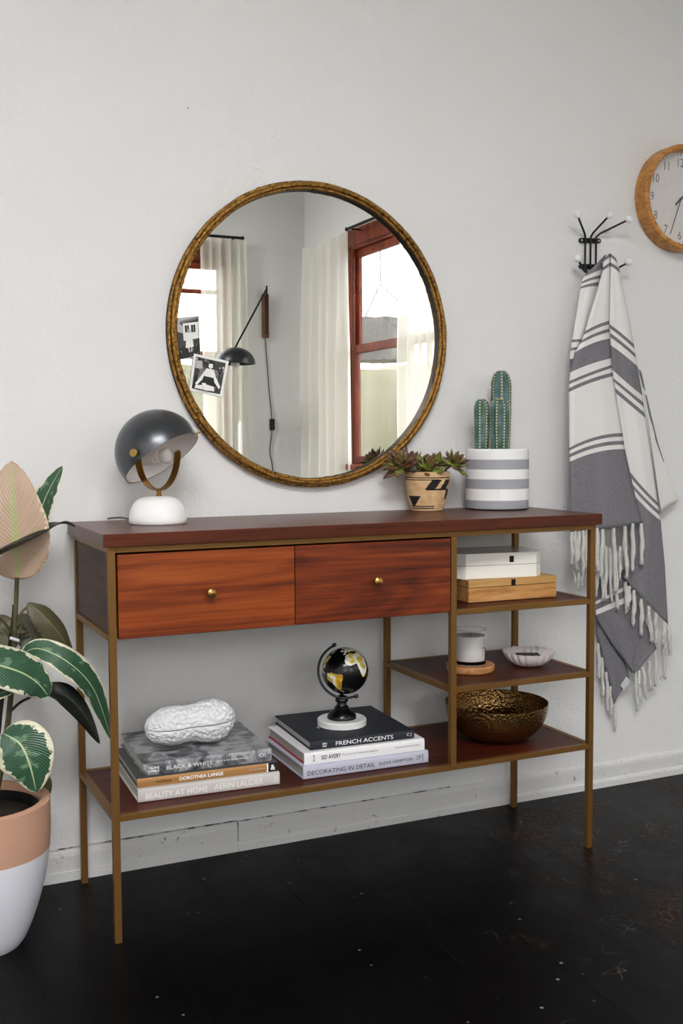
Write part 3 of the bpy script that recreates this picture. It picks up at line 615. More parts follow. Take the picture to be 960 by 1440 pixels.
def octo(name, za, zb_, ins=0):
    pts = [(0+ins*.4, ins), (W-ins*.4, ins), (W+ch-ins, ch), (W+ch-ins, dep-ch), (W, dep-ins), (0, dep-ins), (-ch+ins, dep-ch), (-ch+ins, ch)]
    v = [M @ Vector((x, y, zz)) for zz in (za, zb_) for x, y in pts]
    f = [(i, (i+1) % 8, 8+(i+1) % 8, 8+i) for i in range(8)]+[tuple(range(7, -1, -1)), tuple(range(8, 16))]
    bm = bmesh.new(); vs_ = [bm.verts.new(x) for x in v]
    for q_ in f: bm.faces.new([vs_[i] for i in q_])
    bmesh.ops.bevel(bm, geom=bm.edges[:], offset=.0008, segments=2, affect='EDGES', profile=.5)
    return bm
from_bm('body', octo('b', 0, hb*.52-.0004), M_cream, ob); from_bm('lid', octo('l', hb*.52+.0004, hb), M_cream, ob)
from_bm('joint', octo('j', hb*.52-.0018, hb*.52+.0018, .0012), mat('joint_grey', '5A5850', .8), ob)
cl = from_bm('clasp', bmbox(W*.64-.0055, W*.64+.0055, -.0022, .001, hb*.62, hb*.87, .0008, M), MATS['clasp_dark'], ob)
from_bm('catch', bmbox(W*.64-.003, W*.64+.003, -.0034, -.002, hb*.68, hb*.76, .0006, M), MATS['clasp_dark'], cl)

# ------------------------------------------------------------------ candle, coaster, shell dish
cc = un(661, 942, 2, z2); k = ppm(cc); r = 34/k; hc = .0165
lathe('coaster', [(0, 0), (r-.002, 0), (r, .003), (r, hc-.003), (r-.002, hc), (0, hc)], wood('coaster_wood', [(.1, '8A5A30'), (.5, 'B07A48'), (.9, 'C08C5A')], scale=(4, 14, 14), off=(1, 5, 3)), None, 56, c=cc, loc=cc)
tag(bpy.data.objects['coaster'], 'round light wooden coaster under the candle jar', 'coaster')
cb = cc+Vector((0, 0, hc)); cr = 21.8/k; hj = hz(cb, 884)-cb.z
can = thing('candle_jar', 'white candle in a clear glass jar on the wooden coaster', 'candle', cb)
M_cg = mat('candle_glass', 'FFFFFF', .02, trans=1, ior=1.3)
lathe('jar', [(0, 0), (cr-.002, 0), (cr, .002), (cr, hj-.0008), (cr-.0008, hj), (cr-.0016, hj-.0008), (cr-.0018, .009), (0, .008)], M_cg, can, 56, c=cb)
lathe('wax', [(0, .0095), (cr-.0035, .0095), (cr-.0026, .011), (cr-.0026, hj*.82), (cr-.005, hj*.815), (0, hj*.81)], mat('candle_wax', 'F8F7F4', .5), can, 56, c=cb)
tube('wick', [cb+Vector((0, 0, hj*.8)), cb+Vector((.0006, 0, hj*.87))], .0011, mat('wick_black', '1A1815', .8), can, 6)
a_ = tow*.72+rr_*.69; pos = cb+a_.normalized()*(cr+.0004); tx = Vector((-a_.y, a_.x, 0)).normalized()
tube('script_mark', [pos+_u*hj*.5+tx*(-.003+.0016*q_)+_u*.0009*math.sin(q_*1.9)+a_.normalized()*-.0002*abs(q_-4) for q_ in range(9)], .0004, M_ink, can, 5)
sc_ = un(743, 935, 2, z2); k = ppm(sc_); r = 37.5/k; sh_ = hz(sc_, 916)-z2
dish = thing('shell_dish', 'white scalloped shell shaped dish holding a small black box', 'dish', sc_)
M_shell = mat('shell_ceramic', 'EDE6E4', .35)
def flute(r0, z, a, i):
    s = min(1, r0/(r*.45)); wv = abs(math.cos(a*10)); return r0*(1-.11*s*(1-wv)**1.5), z+(.002*s*s*wv if i > 2 else 0)
pr = [(0, .0), (r*.38, 0), (r*.54, .003), (r*.75, sh_*.3), (r*.9, sh_*.62), (r*.985, sh_*.95), (r*1.0, sh_), (r*.97, sh_), (r*.82, sh_*.74), (r*.64, sh_*.44), (r*.45, sh_*.26), (0, sh_*.2)]
lathe('body', pr, M_shell, dish, 144, c=sc_, fn=flute, angle=60)
mbx = align((sc_.x, sc_.y, z2), (0, 0, 1), rr_)
o = box('matchbox', -.029, .027, -.018, .018, .0, .012, mat('matchbox_black', '121214', .45), None, .001, Matrix.Translation((0, 0, sh_*.46)) @ mbx, loc=(sc_.x, sc_.y, z2+sh_*.46)); tag(o, 'small flat black box lying in the white shell dish', 'box')

# ------------------------------------------------------------------ hammered bowl
bc = un(697.5, 1036, 2, zs); k = ppm(bc); zr = hz(bc, 986)-zs; r = 72/k
M_ham = mat('hammered_bronze', '8E6E44', .27, .95)
nt, b, N = nodes(M_ham); tc = N('TexCoord'); vo = N('TexVoronoi', i_Scale=150.0, feature='SMOOTH_F1', i_Smoothness=.4); bp = N('Bump', i_Strength=.45, i_Distance=.004, invert=True)
nt.links.new(tc.outputs['Object'], vo.inputs['Vector']); nt.links.new(vo.outputs['Distance'], bp.inputs['Height']); nt.links.new(bp.outputs[0], b.inputs['Normal'])
pr = [(0, 0), (r*.34, 0), (r*.42, .002)]+[(r*(.42+.58*math.sin(a)), .002+(zr-.002)*(1-math.cos(a))) for a in [i*PI/2/14 for i in range(1, 15)]]
prin = [(max(0, x-.0022), z+.0016*(1-i/len(pr))) for i, (x, z) in enumerate(pr)][::-1]
bo = lathe('decorative_bowl', pr+[(r-.0011, zr+.0008)]+prin[:-2]+[(0, .003)], M_ham, None, 96, c=bc, angle=50, loc=bc)
tag(bo, 'hammered dark bronze bowl on the lowest shelf beneath the shell dish', 'bowl')

# ------------------------------------------------------------------ succulents in a woven pot
sp_ = un(600.5, 717, 1, -.068); sp_.z = H; k = ppm(sp_); rb, rtp = 21/k, 31/k; hp = hz(sp_, 663)-H
suc = thing('potted_succulent', 'succulent rosettes in a woven tan basket pot with black zigzag pattern', 'plant', sp_)
rows = 19; prof = []
def rprof(t): return rb+(rtp-rb)*math.sin(min(1, t*1.06)*PI/2)**.8
v, f, mi = [], [], []; seg = 120; npr = rows*4+1
for i in range(npr):
    t = i/(npr-1); rr0 = rprof(t)+.0015*abs(math.sin(PI*rows*t))
    for s in range(seg): a = 2*PI*s/seg; v.append(sp_+Vector((rr0*math.cos(a), rr0*math.sin(a), t*hp)))
av = math.atan2(tow.y, tow.x)           # azimuth facing the lens
def blackpat(u, t):                       # u in -1..1 around the visible half (viewer's left to right), t height
    if abs(t-.855) < .018 : return True
    if .785 < t < .82 and u < .45: return True
    if .57 < t < .8:                      # slanted blocks
        s = (t-.57)/.23
        if -.12+.32*s-.06 < u < .28+.3*s: return True
        if .52+.25*s < u < .8+.2*s: return True
    if .545 < t < .575 and -.12 < u < .9: return True
    if .3 < t < .55 and .8+.12*(t-.3) < u < .92+.12*(t-.3): return True
    if .15 < t < .4:
        s = (t-.15)/.25
        if -1.0 < u < -.72+.34*s and u > -.95+.1*(1-s): return True
    if (abs(t-.135) < .016 or abs(t-.075) < .012) and -.9 < u < .35: return True
    return False
for i in range(npr-1):
    for s in range(seg):
        f.append((i*seg+s, i*seg+(s+1) % seg, (i+1)*seg+(s+1) % seg, (i+1)*seg+s))
        t = (int((i)/4)+.5)/rows; a = 2*PI*(s+.5)/seg; da = (a-av+PI) % (2*PI)-PI
        u = math.sin(da) if abs(da) < PI/2 else (2*(1 if da > 0 else -1)-math.sin(da))*-1
        mi.append(1 if blackpat(u, (i+.5)/(npr-1)) else 0)
f.append(tuple(range(seg-1, -1, -1))); mi.append(0)
M_weave = mat('woven_tan', 'D9B88E', .75, var=('C79F72', 60, .4, .7)); M_weavek = mat('woven_black', '17120F', .75)
obj('pot', v, f, [M_weave, M_weavek], suc, True, mi=mi)
lathe('soil', [(0, hp*.9), (rtp*.97, hp*.9), (rtp*.97, hp*.86), (0, hp*.86)], mat('soil', '2A1F16', .95, bump=(200, 1, .01)), suc, 32, c=sp_)
M_suc = mat('succulent_leaf', '6E7A3C', .42)
nt, b, N = nodes(M_suc); tc = N('TexCoord'); sx = N('SeparateXYZ'); nt.links.new(tc.outputs['Generated'], sx.inputs[0])
oi = N('ObjectInfo'); mr = N('MapRange', i_1=0.0, i_2=1.0, i_3=-.28, i_4=.25); nt.links.new(oi.outputs['Random'], mr.inputs[0]); ad = N('Math', operation='ADD'); nt.links.new(sx.outputs[0], ad.inputs[0]); nt.links.new(mr.outputs[0], ad.inputs[1])
r = ramp(nt, [(.05, '8FAA4A'), (.45, '7C8440'), (.75, '6E4A32'), (1, '4A2822')]); nt.links.new(ad.outputs[0], r.inputs[0]); nt.links.new(r.outputs[0], b.inputs['Base Color'])
def pleaf():      # plump pointed leaf along +x, unit length
    v, f = [], []; ns, sg = 9, 8
    for i in range(ns):
        t = i/(ns-1); wd = .165*math.sin(PI*min(1, .12+t*.9))**.8*(1.25-.5*abs(t-.6)) if t < 1 else .0; hh = wd*.42
        for k_ in range(sg): a = 2*PI*k_/sg; v.append((t, math.cos(a)*wd, math.sin(a)*hh+.16*t*t))
    for i in range(ns-1):
        for k_ in range(sg): f.append((i*sg+k_, i*sg+(k_+1) % sg, (i+1)*sg+(k_+1) % sg, (i+1)*sg+k_))
    me = bpy.data.meshes.new('leaf'); me.from_pydata(v, [], f); me.update(); me.materials.append(M_suc); me.polygons.foreach_set('use_smooth', [True]*len(me.polygons)); return me
LEAF = pleaf()
def rosette(c, axis, size, n=30):
    stem0 = Vector((sp_.x+(c.x-sp_.x)*.5, sp_.y+(c.y-sp_.y)*.5, H+hp*.88))
    o = tube('rosette', [stem0, (stem0+c)/2+Vector((0, 0, .004)), c], .0032, mat('succulent_stem', '5E5230', .7), suc, 7)
    Mz = align((0, 0, 0), axis)
    for i in range(n):
        t = i/n; az = i*2.39996+R.uniform(-.15, .15); el = math.radians(-14+90*t**1.1+R.uniform(-7, 7)); ln = size*(1.08-.5*t)*R.uniform(.85, 1.12)
        m = Mz @ Matrix.Rotation(az, 4, 'Z') @ Matrix.Rotation(-el, 4, 'Y') @ Matrix.Diagonal((ln, ln*1.05, ln*1.05, 1))
        lf = bpy.data.objects.new('leaf', LEAF); col.objects.link(lf); lf.parent = o; m.translation = c-suc.location+Vector(axis).normalized()*.004*t; lf.matrix_local = m
for px, py, dy, ax_, s_ in ((602, 661, -.022, (.0, -.4, .9), 29), (563, 654, -.012, (-.45, -.45, .8), 29), (638, 652, -.036, (.42, -.6, .7), 26), (583, 652, .008, (-.2, .25, .9), 25), (614, 653, .008, (.2, .25, .9), 24), (556, 652, .004, (-.6, .15, .7), 23)):
    yy = sp_.y+dy; rosette(un(px, py, 1, yy), Vector(ax_), s_/k)

# ------------------------------------------------------------------ cactus pot
kp = un(698.5, 716, 1, -.094); kp.z = H; k = ppm(kp); r = 44/k; hp = hz(kp, 631)-H
cac = thing('potted_cactus', 'three column cactus in a white and grey striped cylinder pot', 'plant', kp)
M_pw = mat('pot_white', 'F2F2F2', .55, bump=(90, .1, .002)); M_pg = mat('pot_grey', 'A3A5AC', .6, bump=(90, .1, .002))
v, f = lathe_data([(0, .002), (r*.97, .002), (r, .004)]+[(r, .004+(hp-.006)*i/36) for i in range(1, 37)]+[(r-.001, hp), (r-.006, hp), (r-.007, hp-.002), (r-.007, hp*.85), (0, hp*.85)], 72, kp)
mi = []
for q_ in f:
    if len(q_) > 4: mi.append(0); continue
    zz = sum(v[i].z for i in q_)/4-H; rad = max((Vector((v[i].x-kp.x, v[i].y-kp.y))).length for i in q_); mi.append(1 if (rad > r*.98 and int((zz/hp)*6) % 2 == 0 and zz < hp*.98) else 0)
obj('pot', v, f, [M_pw, M_pg], cac, True, mi=mi, angle=40)
lathe('foot', [(0, 0), (r*.94, 0), (r*.94, .003), (0, .003)], M_black, cac, 48, c=kp)
lathe('soil', [(0, hp*.93), (r-.0075, hp*.93), (r-.0075, hp*.85), (0, hp*.85)], MATS['soil'], cac, 40, c=kp)
M_cac = mat('cactus_skin', '5E8079', .5)
nt, b, N = nodes(M_cac); tc = N('TexCoord'); n1 = N('TexNoise', i_Scale=30.0, i_Detail=4.0); nt.links.new(tc.outputs['Object'], n1.inputs[0]); r_ = ramp(nt, [(.35, '365845'), (.5, '48685F'), (.65, '5F7B80')]); nt.links.new(n1.outputs[0], r_.inputs[0]); nt.links.new(r_.outputs[0], b.inputs['Base Color'])
M_sp = mat('cactus_spine', 'C9B48C', .7); M_ar = mat('cactus_areole', 'E2D3A8', .8)
def cactus(px, ytop, rpx, dy, ribs, rot):
    yy = kp.y+dy; b0 = un(px, 629, 1, yy); kk = ppm(b0); rad = rpx/kk; zt_ = hz(b0, ytop); z0 = H+hp*.9; hh = zt_-z0
    def fn(r0, z, a, i): return r0*(1-.2*(.5-.5*math.cos(ribs*(a+rot)))**.8), z
    prf = [(rad*.8, 0)]+[(rad*(.86+.14*min(1, t*1.6)), hh*t*.8) for t in [i/14 for i in range(1, 15)]]+[(rad*math.cos(a)**.75, hh*(.8+.2*math.sin(a))) for a in [i*PI/2/9 for i in range(1, 9)]]+[(0, hh)]
    o = lathe('cactus_column', prf, M_cac, cac, ribs*8, c=(b0.x, yy, z0), fn=fn, angle=80)
    v, f, va, fa = [], [], [], []
    for q_ in range(ribs):
        a = 2*PI*q_/ribs-rot; nz = int(hh/.0078)
        for i in range(nz+1):
            t = .04+.955*i/nz; zz = hh*t
            rr0 = rad*(.86+.14*min(1, t/.8*1.6)) if t < .8 else rad*max(0, math.cos(math.asin(min(1, (t-.8)/.2))))**.75
            nrm = Vector((math.cos(a), math.sin(a), 0 if t < .8 else (t-.8)*4)).normalized()
            p = Vector((b0.x+rr0*math.cos(a), yy+rr0*math.sin(a), z0+zz))
            i0 = len(va); s = .0027
            ez = nrm.cross(Vector((0, 0, 1)));  ez = ez.normalized() if ez.length > .01 else Vector((1, 0, 0)); eu = ez.cross(nrm)
            va += [p+nrm*s*.8, p+ez*s, p+eu*s, p-ez*s, p-eu*s]; fa += [(i0, i0+1, i0+2), (i0, i0+2, i0+3), (i0, i0+3, i0+4), (i0, i0+4, i0+1)]
            for _ in range(7):
                d = (nrm+Vector((R.uniform(-1, 1), R.uniform(-1, 1), R.uniform(-.7, .9)))*.9).normalized()*R.uniform(.003, .006)
                sd = d.orthogonal().normalized()*.00026; i0 = len(v); v += [p-sd, p+sd, p+d]; f.append((i0, i0+1, i0+2))
    so = obj('spines', v, f, M_sp, o); so['kind'] = 'stuff'; so = obj('areoles', va, fa, M_ar, o, True); so['kind'] = 'stuff'
cactus(704, 521, 14.5, .02, 7, .3); cactus(702, 561, 14.5, -.022, 8, .1); cactus(676.5, 561, 11.5, -.004, 7, .55)

# ------------------------------------------------------------------ coat hook rack
M_bk = mat('black_metal', '121213', .4, .3); M_ball = mat('white_ball', 'EDEDF0', .4)
hkp = un(830, 350, 1, 0)
hk = thing('coat_rack', 'black wire wall coat hook with white ball tips holding the striped towel', 'coat hook', (hkp.x, -.001, hkp.z))
for y0, x0, x1 in ((338.5, 814, 844), (375, 814, 846)):
    a, b_ = un(x0, y0-.5, 1, -.004), un(x1, y0+.5, 1, -.004); h_ = .0065
    M = align((a+b_)/2, (0, -1, 0), (b_-a)); w_ = (b_-a).length
    bm = bmbox(-w_/2, w_/2, -h_, h_, -.0035, .0025, 0, M); bmesh.ops.bevel(bm, geom=[e for e in bm.edges if abs((e.verts[0].co-e.verts[1].co).normalized().y) > .9], offset=h_*.95, segments=5, affect='EDGES', profile=.5)
    pl = from_bm('plate', bm, M_bk, hk)
    for s in (-1, 1): lathe('screw', [(0, .0), (.0032, 0), (.003, .001), (0, .0016)], mat('screw_steel', 'C8C8C8', .3, .8), pl, 14, M=align((a+b_)/2+(b_-a).normalized()*s*(w_/2-.0075)+Vector((0, -.0026, 0)), (0, -1, 0)))
def ball(p, r=.0102):
    lathe('ball_tip', [(r*math.sin(a), -r*math.cos(a)) for a in [i*PI/12 for i in range(13)]], M_ball, hk, 22, c=p)
for i, (xr_, up_px, lo_px) in enumerate(((822.6, (811.3, 301.6), (812, 363.4)), (830, (857, 302.5), (857.5, 363)), (837.7, (884.4, 308.5), (883.5, 369)))):
    yb_ = -.0095; T = un(xr_, 331, 1, yb_); Bm = un(xr_, 377, 1, yb_); tip = un(*up_px, 1, -.062); lt = un(*lo_px, 1, -.055)
    T.x = Bm.x = (T.x+Bm.x)/2
    pts = [tip]+spline([T+(tip-T)*.12, T+Vector((0, 0, -.006)), T+Vector((0, 0, -.014))], 4)+[Bm+Vector((0, 0, .008))]+spline([Bm, Bm+Vector((0, -.008, -.012)), Bm+Vector(((lt.x-Bm.x)*.4, -.024, -.010)), lt], 5)
    tube('hook_wire', pts, .0028, M_bk, hk, 10); ball(tip); ball(lt)

# ------------------------------------------------------------------ striped towel on the hook
ROOT_T = un(860, 700, 1, -.07)
tow_o = thing('striped_towel', 'white and grey striped cotton towel with knotted fringe hanging from the coat hook', 'towel', (ROOT_T.x, -.07, hz(ROOT_T, 990)))
M_tw = mat('towel_white', 'E6E6E4', .9, spec=.1, bump=(500, .35, .002)); M_tg = mat('towel_grey', '77757B', .95, spec=.05, var=('858389', 260, .4, .62), bump=(500, .4, .002))
TWM = [M_tw, M_tg]
def panel(rows, y0, y1, bulge=.008, rip=.003, nx=16, nseg=5, ph=0, name='fold'):
    v, f, mi = [], [], []; R_ = []
    for i, r in enumerate(rows):
        if i == len(rows)-1: R_.append((r, 0, None)); break
        q_ = rows[i+1]; ln = max(abs(q_[1]-r[1]), abs(q_[3]-r[3])); ns = max(1, min(12, int(ln/6)))
        for k_ in range(ns):
            t = k_/ns; R_.append(([r[j]+(q_[j]-r[j])*t for j in range(4)]+[(r[5] if len(r) > 5 else 0)*(1-t)+(q_[5] if len(q_) > 5 else 0)*t], i, r[4]))
    last = rows[-1]; R_[-1] = ([*last[:4], last[5] if len(last) > 5 else 0], 0, None)
    n = len(R_)
    for i, (r, _, m_) in enumerate(R_):
        tt_ = i/(n-1); yb_ = y0+(y1-y0)*tt_
        for k_ in range(nx+1):
            s = k_/nx; px = r[0]+(r[2]-r[0])*s; py = r[1]+(r[3]-r[1])*s+r[4]*4*s*(1-s)
            y = yb_-bulge*math.sin(PI*s)**.7-rip*(.4+tt_)*math.sin(s*9+ph+tt_*2.2)-.0016*math.sin(s*23+tt_*9+ph)*tt_
            v.append(un(px, py, 1, y))
    for i in range(n-1):
        for k_ in range(nx): a = i*(nx+1)+k_; f.append((a, a+nx+1, a+nx+2, a+1)); mi.append(1 if R_[i][2] == 'g' else 0)
    o = obj(name, v, f, TWM, tow_o, True, mi=mi)
    sm = o.modifiers.new('thick', 'SOLIDIFY'); sm.thickness = .0022; sm.offset = -1
    return o
panel([(847, 366, 857.5, 356.5, 'g'), (847.2, 369, 857.5, 361.4, 'w'), (847, 376, 857.5, 369, 'g'), (846.5, 381, 857.5, 374, 'w'), (822, 466, 856, 451, 'g', -1.5), (820.5, 471, 856.5, 456, 'w', -1.5), (817, 479, 856.8, 462, 'g', -2), (814.5, 484, 857, 467, 'w', -2),
       (808, 495.5, 857.5, 476, 'g', -3), (801, 524, 859, 504, 'w', -2), (800, 536, 860, 513, 'g', -1), (799.7, 540.5, 860, 517.4, 'w', -1), (799.5, 546, 861, 523.8, 'g', -2), (799.3, 551.5, 861.5, 529, 'w', -2),
       (800, 629.8, 874.8, 609, 'g', -5), (800, 634, 875.5, 614, 'w', -5), (800.3, 638.8, 876.5, 619.9, 'g', -5), (800.5, 643.5, 877.2, 625.3, 'w', -5), (801, 649.6, 878.4, 631.6, 'g', -5), (801.5, 700, 893, 697, 'g', -1), (802, 748, 903.7, 735.4, 'g', 1)], -.074, -.082, .012, .003)
panel([(857.5, 356.5, 866, 364, 'g', -1), (857.5, 361.4, 868, 370, 'w', -1), (857.5, 369, 870.5, 378, 'g', -1), (857.5, 374, 871.5, 384, 'w', -1), (856.5, 455.5, 891, 484, 'g', -1), (857, 461.5, 891.5, 490, 'w', -1), (857.5, 468, 893, 497.5, 'g', -1), (857.5, 474, 894, 503.4, 'w', -1), (858, 485, 896, 515, 'g', -1),
       (860, 519, 903, 556, 'w', 1), (862, 531.5, 904, 565.5, 'g'), (862.5, 536.5, 904.8, 572.5, 'w'), (864, 545, 905.5, 580, 'g'), (864.5, 552, 907.5, 588, 'w'), (882, 659, 924.5, 706.5, 'g', 2), (883, 667, 925.5, 712.5, 'w', 2), (885, 676, 926.5, 718.5, 'g', 2), (887, 684, 927.5, 725, 'w', 2), (891, 696, 928.5, 732, 'g', 2), (884, 770, 934.5, 795, 'g'), (876, 812, 939, 878, 'g')], -.074, -.058, .009, .003, ph=1)
panel([(824, 385, 852, 358, 'g'), (821, 389, 847, 378, 'w'), (818, 396, 844.5, 386.7, 'g', -1), (817.5, 399, 844, 391.5, 'w', -1), (816.3, 403, 843, 396.5, 'g', -1), (815.5, 406, 842, 402, 'w', -1), (804.5, 477.5, 824, 476, 'g'), (804, 481.5, 822, 480, 'w'), (803, 489, 818, 487, 'g'), (802.5, 493, 815, 491, 'w'), (801.2, 505, 810, 503, 'g'), (801, 560, 812, 560, 'g')], -.055, -.06, .008, .002, nx=10, ph=2)
panel([(900, 520, 929, 722, 'w'), (909, 575, 939, 713, 'w'), (920, 612, 947, 708, 'w'), (932.6, 648, 953.4, 703.8, 'w')], -.045, -.03, .004, .002, nx=20, ph=.5)
panel([(897, 519, 902, 524, 'g'), (903.5, 545, 907.5, 550, 'w'), (904.5, 552, 909, 556, 'g'), (913, 586, 917, 590, 'g'), (921, 618, 924.5, 621, 'g'), (930.5, 645, 933.6, 650, 'g')], -.05, -.036, .002, .0, nx=4)
panel([(834, 818, 880, 800, 'g'), (836, 838, 882, 812, 'g'), (836.5, 846, 884, 822, 'w'), (837, 850, 887, 826, 'g'), (837.3, 858, 890, 835, 'w'), (837.6, 865, 893, 842, 'g'), (840, 872, 910, 880, 'g'), (860, 905, 922.8, 912, 'g'), (888, 946, 892, 947, 'g')], -.042, -.046, .006, .003, ph=3)
panel([(838.5, 868, 852, 885, 'g'), (839, 890, 866, 910, 'g'), (848, 925, 882, 940, 'g'), (857, 962, 884, 953, 'g'), (862.5, 990, 864, 988, 'g')], -.028, -.030, .004, .002, nx=8, ph=4)
tg = [un(x, y, 1, -.041) for x, y in ((872, 964), (880.5, 951), (887, 958), (877, 970.5))]
o = obj('care_tag', tg+[p+Vector((0, .0006, 0)) for p in tg], [(3, 2, 1, 0), (4, 5, 6, 7), (0, 1, 5, 4), (1, 2, 6, 5), (2, 3, 7, 6), (3, 0, 4, 7)], mat('tag_white', 'C9CCD2', .6), tow_o)
M_fr = mat('towel_fringe', 'DEDDD8', .95, spec=.05, bump=(350, .9, .004))
def tassel(b0, e0, y, rpx=3.0):
    p, q_ = un(*b0, 1, y), un(*e0, 1, y+R.uniform(-.003, .004)); rad = rpx/ppm(p); pts = []; rs = []; n = 12; ph = R.random()*6
    for i in range(n+1):
        t = i/n; pts.append(p.lerp(q_, t)+Vector((.0028*math.sin(ph+t*8), .002*math.cos(ph+t*7), 0))*math.sin(PI*min(1, t*1.1))); rs.append(rad*(.55+.55*math.sin(PI*min(1, .1+t*.85))+.24*math.sin(t*17+ph)*t)*(1 if i < n else .45))
    v, f = tube_data(pts, rs, 7)
    for _ in range(4):                      # loose yarn ends
        s = pts[-2]+Vector((R.uniform(-1, 1), R.uniform(-1, 1), 0))*rad*.7; e_ = s+Vector((R.uniform(-1, 1)*rad*1.1, R.uniform(-1, 1)*rad*.6, -R.uniform(.004, .013)))
        v2, f2 = tube_data([s+Vector((0, 0, .006)), s, e_], rad*.28, 4); k0 = len(v); v += v2; f += [tuple(i+k0 for i in x) for x in f2]
    return obj('tassel', v, f, M_fr, tow_o, True)
for b0, e0 in (((803.5, 748), (803, 795)), ((808.5, 747), (810, 803)), ((813.5, 747), (813, 790)), ((819.5, 746), (820, 806)), ((825, 745), (825, 800)), ((832, 744), (832, 803)), ((839, 742), (840, 806)), ((847, 740), (845, 815)), ((862.5, 738), (865, 836)), ((877.5, 736.5), (882, 815)), ((889.5, 736), (889, 805)), ((901.5, 736), (902, 795))): tassel(b0, e0, -.088)
for b0, e0 in (((852, 768), (851, 845)), ((857, 770), (860, 848)), ((872, 768), (871, 815)), ((845, 770), (848, 846)), ((866, 795), (868, 858)), ((806, 790), (808, 822)), ((811, 795), (813, 830)), ((818, 790), (817, 824)), ((840, 775), (838, 840))): tassel(b0, e0, -.068, 2.4)
for b0, e0 in (((879, 818), (881, 862)), ((885, 824), (882, 855)), ((891, 830), (890, 880)), ((901.5, 842), (901, 893)), ((911.5, 852), (916, 903)), ((922, 862), (922, 905)), ((933.5, 875), (932, 908)), ((938.5, 879), (943, 922))): tassel(b0, e0, -.062, 3.0)
for b0, e0 in (((893, 946), (896, 1000)), ((898, 943), (899, 985)), ((903, 937), (908, 982)), ((912, 929), (914, 970)), ((921, 916), (922, 966)), ((932, 905), (935, 955))): tassel(b0, e0, -.044, 2.6)
for b0, e0 in (((841, 905), (842, 955)), ((846, 925), (848, 980)), ((852, 945), (855, 1002)), ((858, 965), (859, 1006)), ((863.5, 990), (865, 1026))): tassel(b0, e0, -.028, 2.4)

# ------------------------------------------------------------------ wall clock
yF = -.022; fc = un(956, 276.5, 1, yF); k = ppm(fc); CR = .1215; rimd = .05
z_t, z_b = hz(Vector((fc.x, -rimd, 0)), 202.5), hz(Vector((fc.x, -rimd, 0)), 351.5); CR = (z_t-z_b)/2; cz = (z_t+z_b)/2; cx_ = fc.x
clk = thing('wall_clock', 'round white faced wall clock with a thick light wooden rim', 'clock', (cx_, -.001, cz))
MCk = align((cx_, -.0005, cz), (0, -1, 0), (1, 0, 0))      # local y = up? x right
MCk = Matrix(((1, 0, 0, cx_), (0, 0, -1, -.0005), (0, 1, 0, cz), (0, 0, 0, 1)))
M_rim = wood('clock_wood', [(.1, '94602A'), (.5, 'BE8444'), (.9, 'D19C5C')], scale=(9, 9, 30), rough=.42, fine=(40, 40, 60))
lathe('rim', [(CR-.004, 0), (CR, .003), (CR, rimd-.004), (CR-.003, rimd), (CR-.012, rimd), (CR-.0155, rimd-.003), (CR-.0185, .0225), (CR-.0185, 0)], M_rim, clk, 96, M=MCk, angle=35, caps=False)
lathe('face', [(0, 0), (CR-.0185, 0), (CR-.0185, .0215), (0, .0215)], mat('clock_face', 'E2DEDC', .5), clk, 72, M=MCk)
M_num = mat('clock_ink', '4A494B', .5); M_hand = mat('clock_hand', '454046', .4); M_faint = mat('clock_faint', 'C6C2C2', .5)
fr_ = CR-.0185
def cpt(r, a, d=.0219): return MCk @ Vector((r*math.sin(a), r*math.cos(a), d))
for h_ in range(1, 13):
    a = h_*PI/6; text('numeral', str(h_), cpt(fr_*.79, a), (1, 0, 0), (0, 0, 1), M_num, clk, height=fr_*.185, align_c=True, sx=.82, bold=-.004)
    text('small_numeral', str(h_+12), cpt(fr_*.53, a), (1, 0, 0), (0, 0, 1), M_faint, clk, height=fr_*.06, align_c=True)
v, f = [], []
for i in range(60):
    a = i*PI/30; w_ = .006 if i % 5 else .011; i0 = len(v)
    for rr0, s in ((fr_*.985, -w_), (fr_*.985, w_), (fr_*.94, w_), (fr_*.94, -w_)): v.append(cpt(rr0, a+s))
    f.append((i0, i0+3, i0+2, i0+1))
obj('minute_ticks', v, f, M_num, clk)
def hand(nm, a, ln, tail, wd, d):
    dv = Vector((math.sin(a), math.cos(a), 0)); sd = Vector((dv.y, -dv.x, 0)); P_ = []
    for zz in (d, d+.0008):
        for t, s in ((-tail, -.7), (ln, -.45), (ln, .45), (-tail, .7)): P_.append(MCk @ (dv*t+sd*s*wd+Vector((0, 0, zz))))
    obj(nm, P_, [(3, 2, 1, 0), (4, 5, 6, 7), (0, 1, 5, 4), (1, 2, 6, 5), (2, 3, 7, 6), (3, 0, 4, 7)], M_hand, clk)
hand('hour_hand', math.radians(46), fr_*.5, fr_*.2, .0042, .0235); hand('minute_hand', math.radians(200.5), fr_*.84, .002, .0022, .0255)
lathe('hand_pivot', [(.0035, .0215), (.0035, .028), (0, .0285)], M_hand, clk, 18, M=MCk)
lathe('crystal', [(0, .0335), (CR-.0172, .0335), (CR-.0172, .0345), (0, .0345)], M_glass, clk, 64, M=MCk)

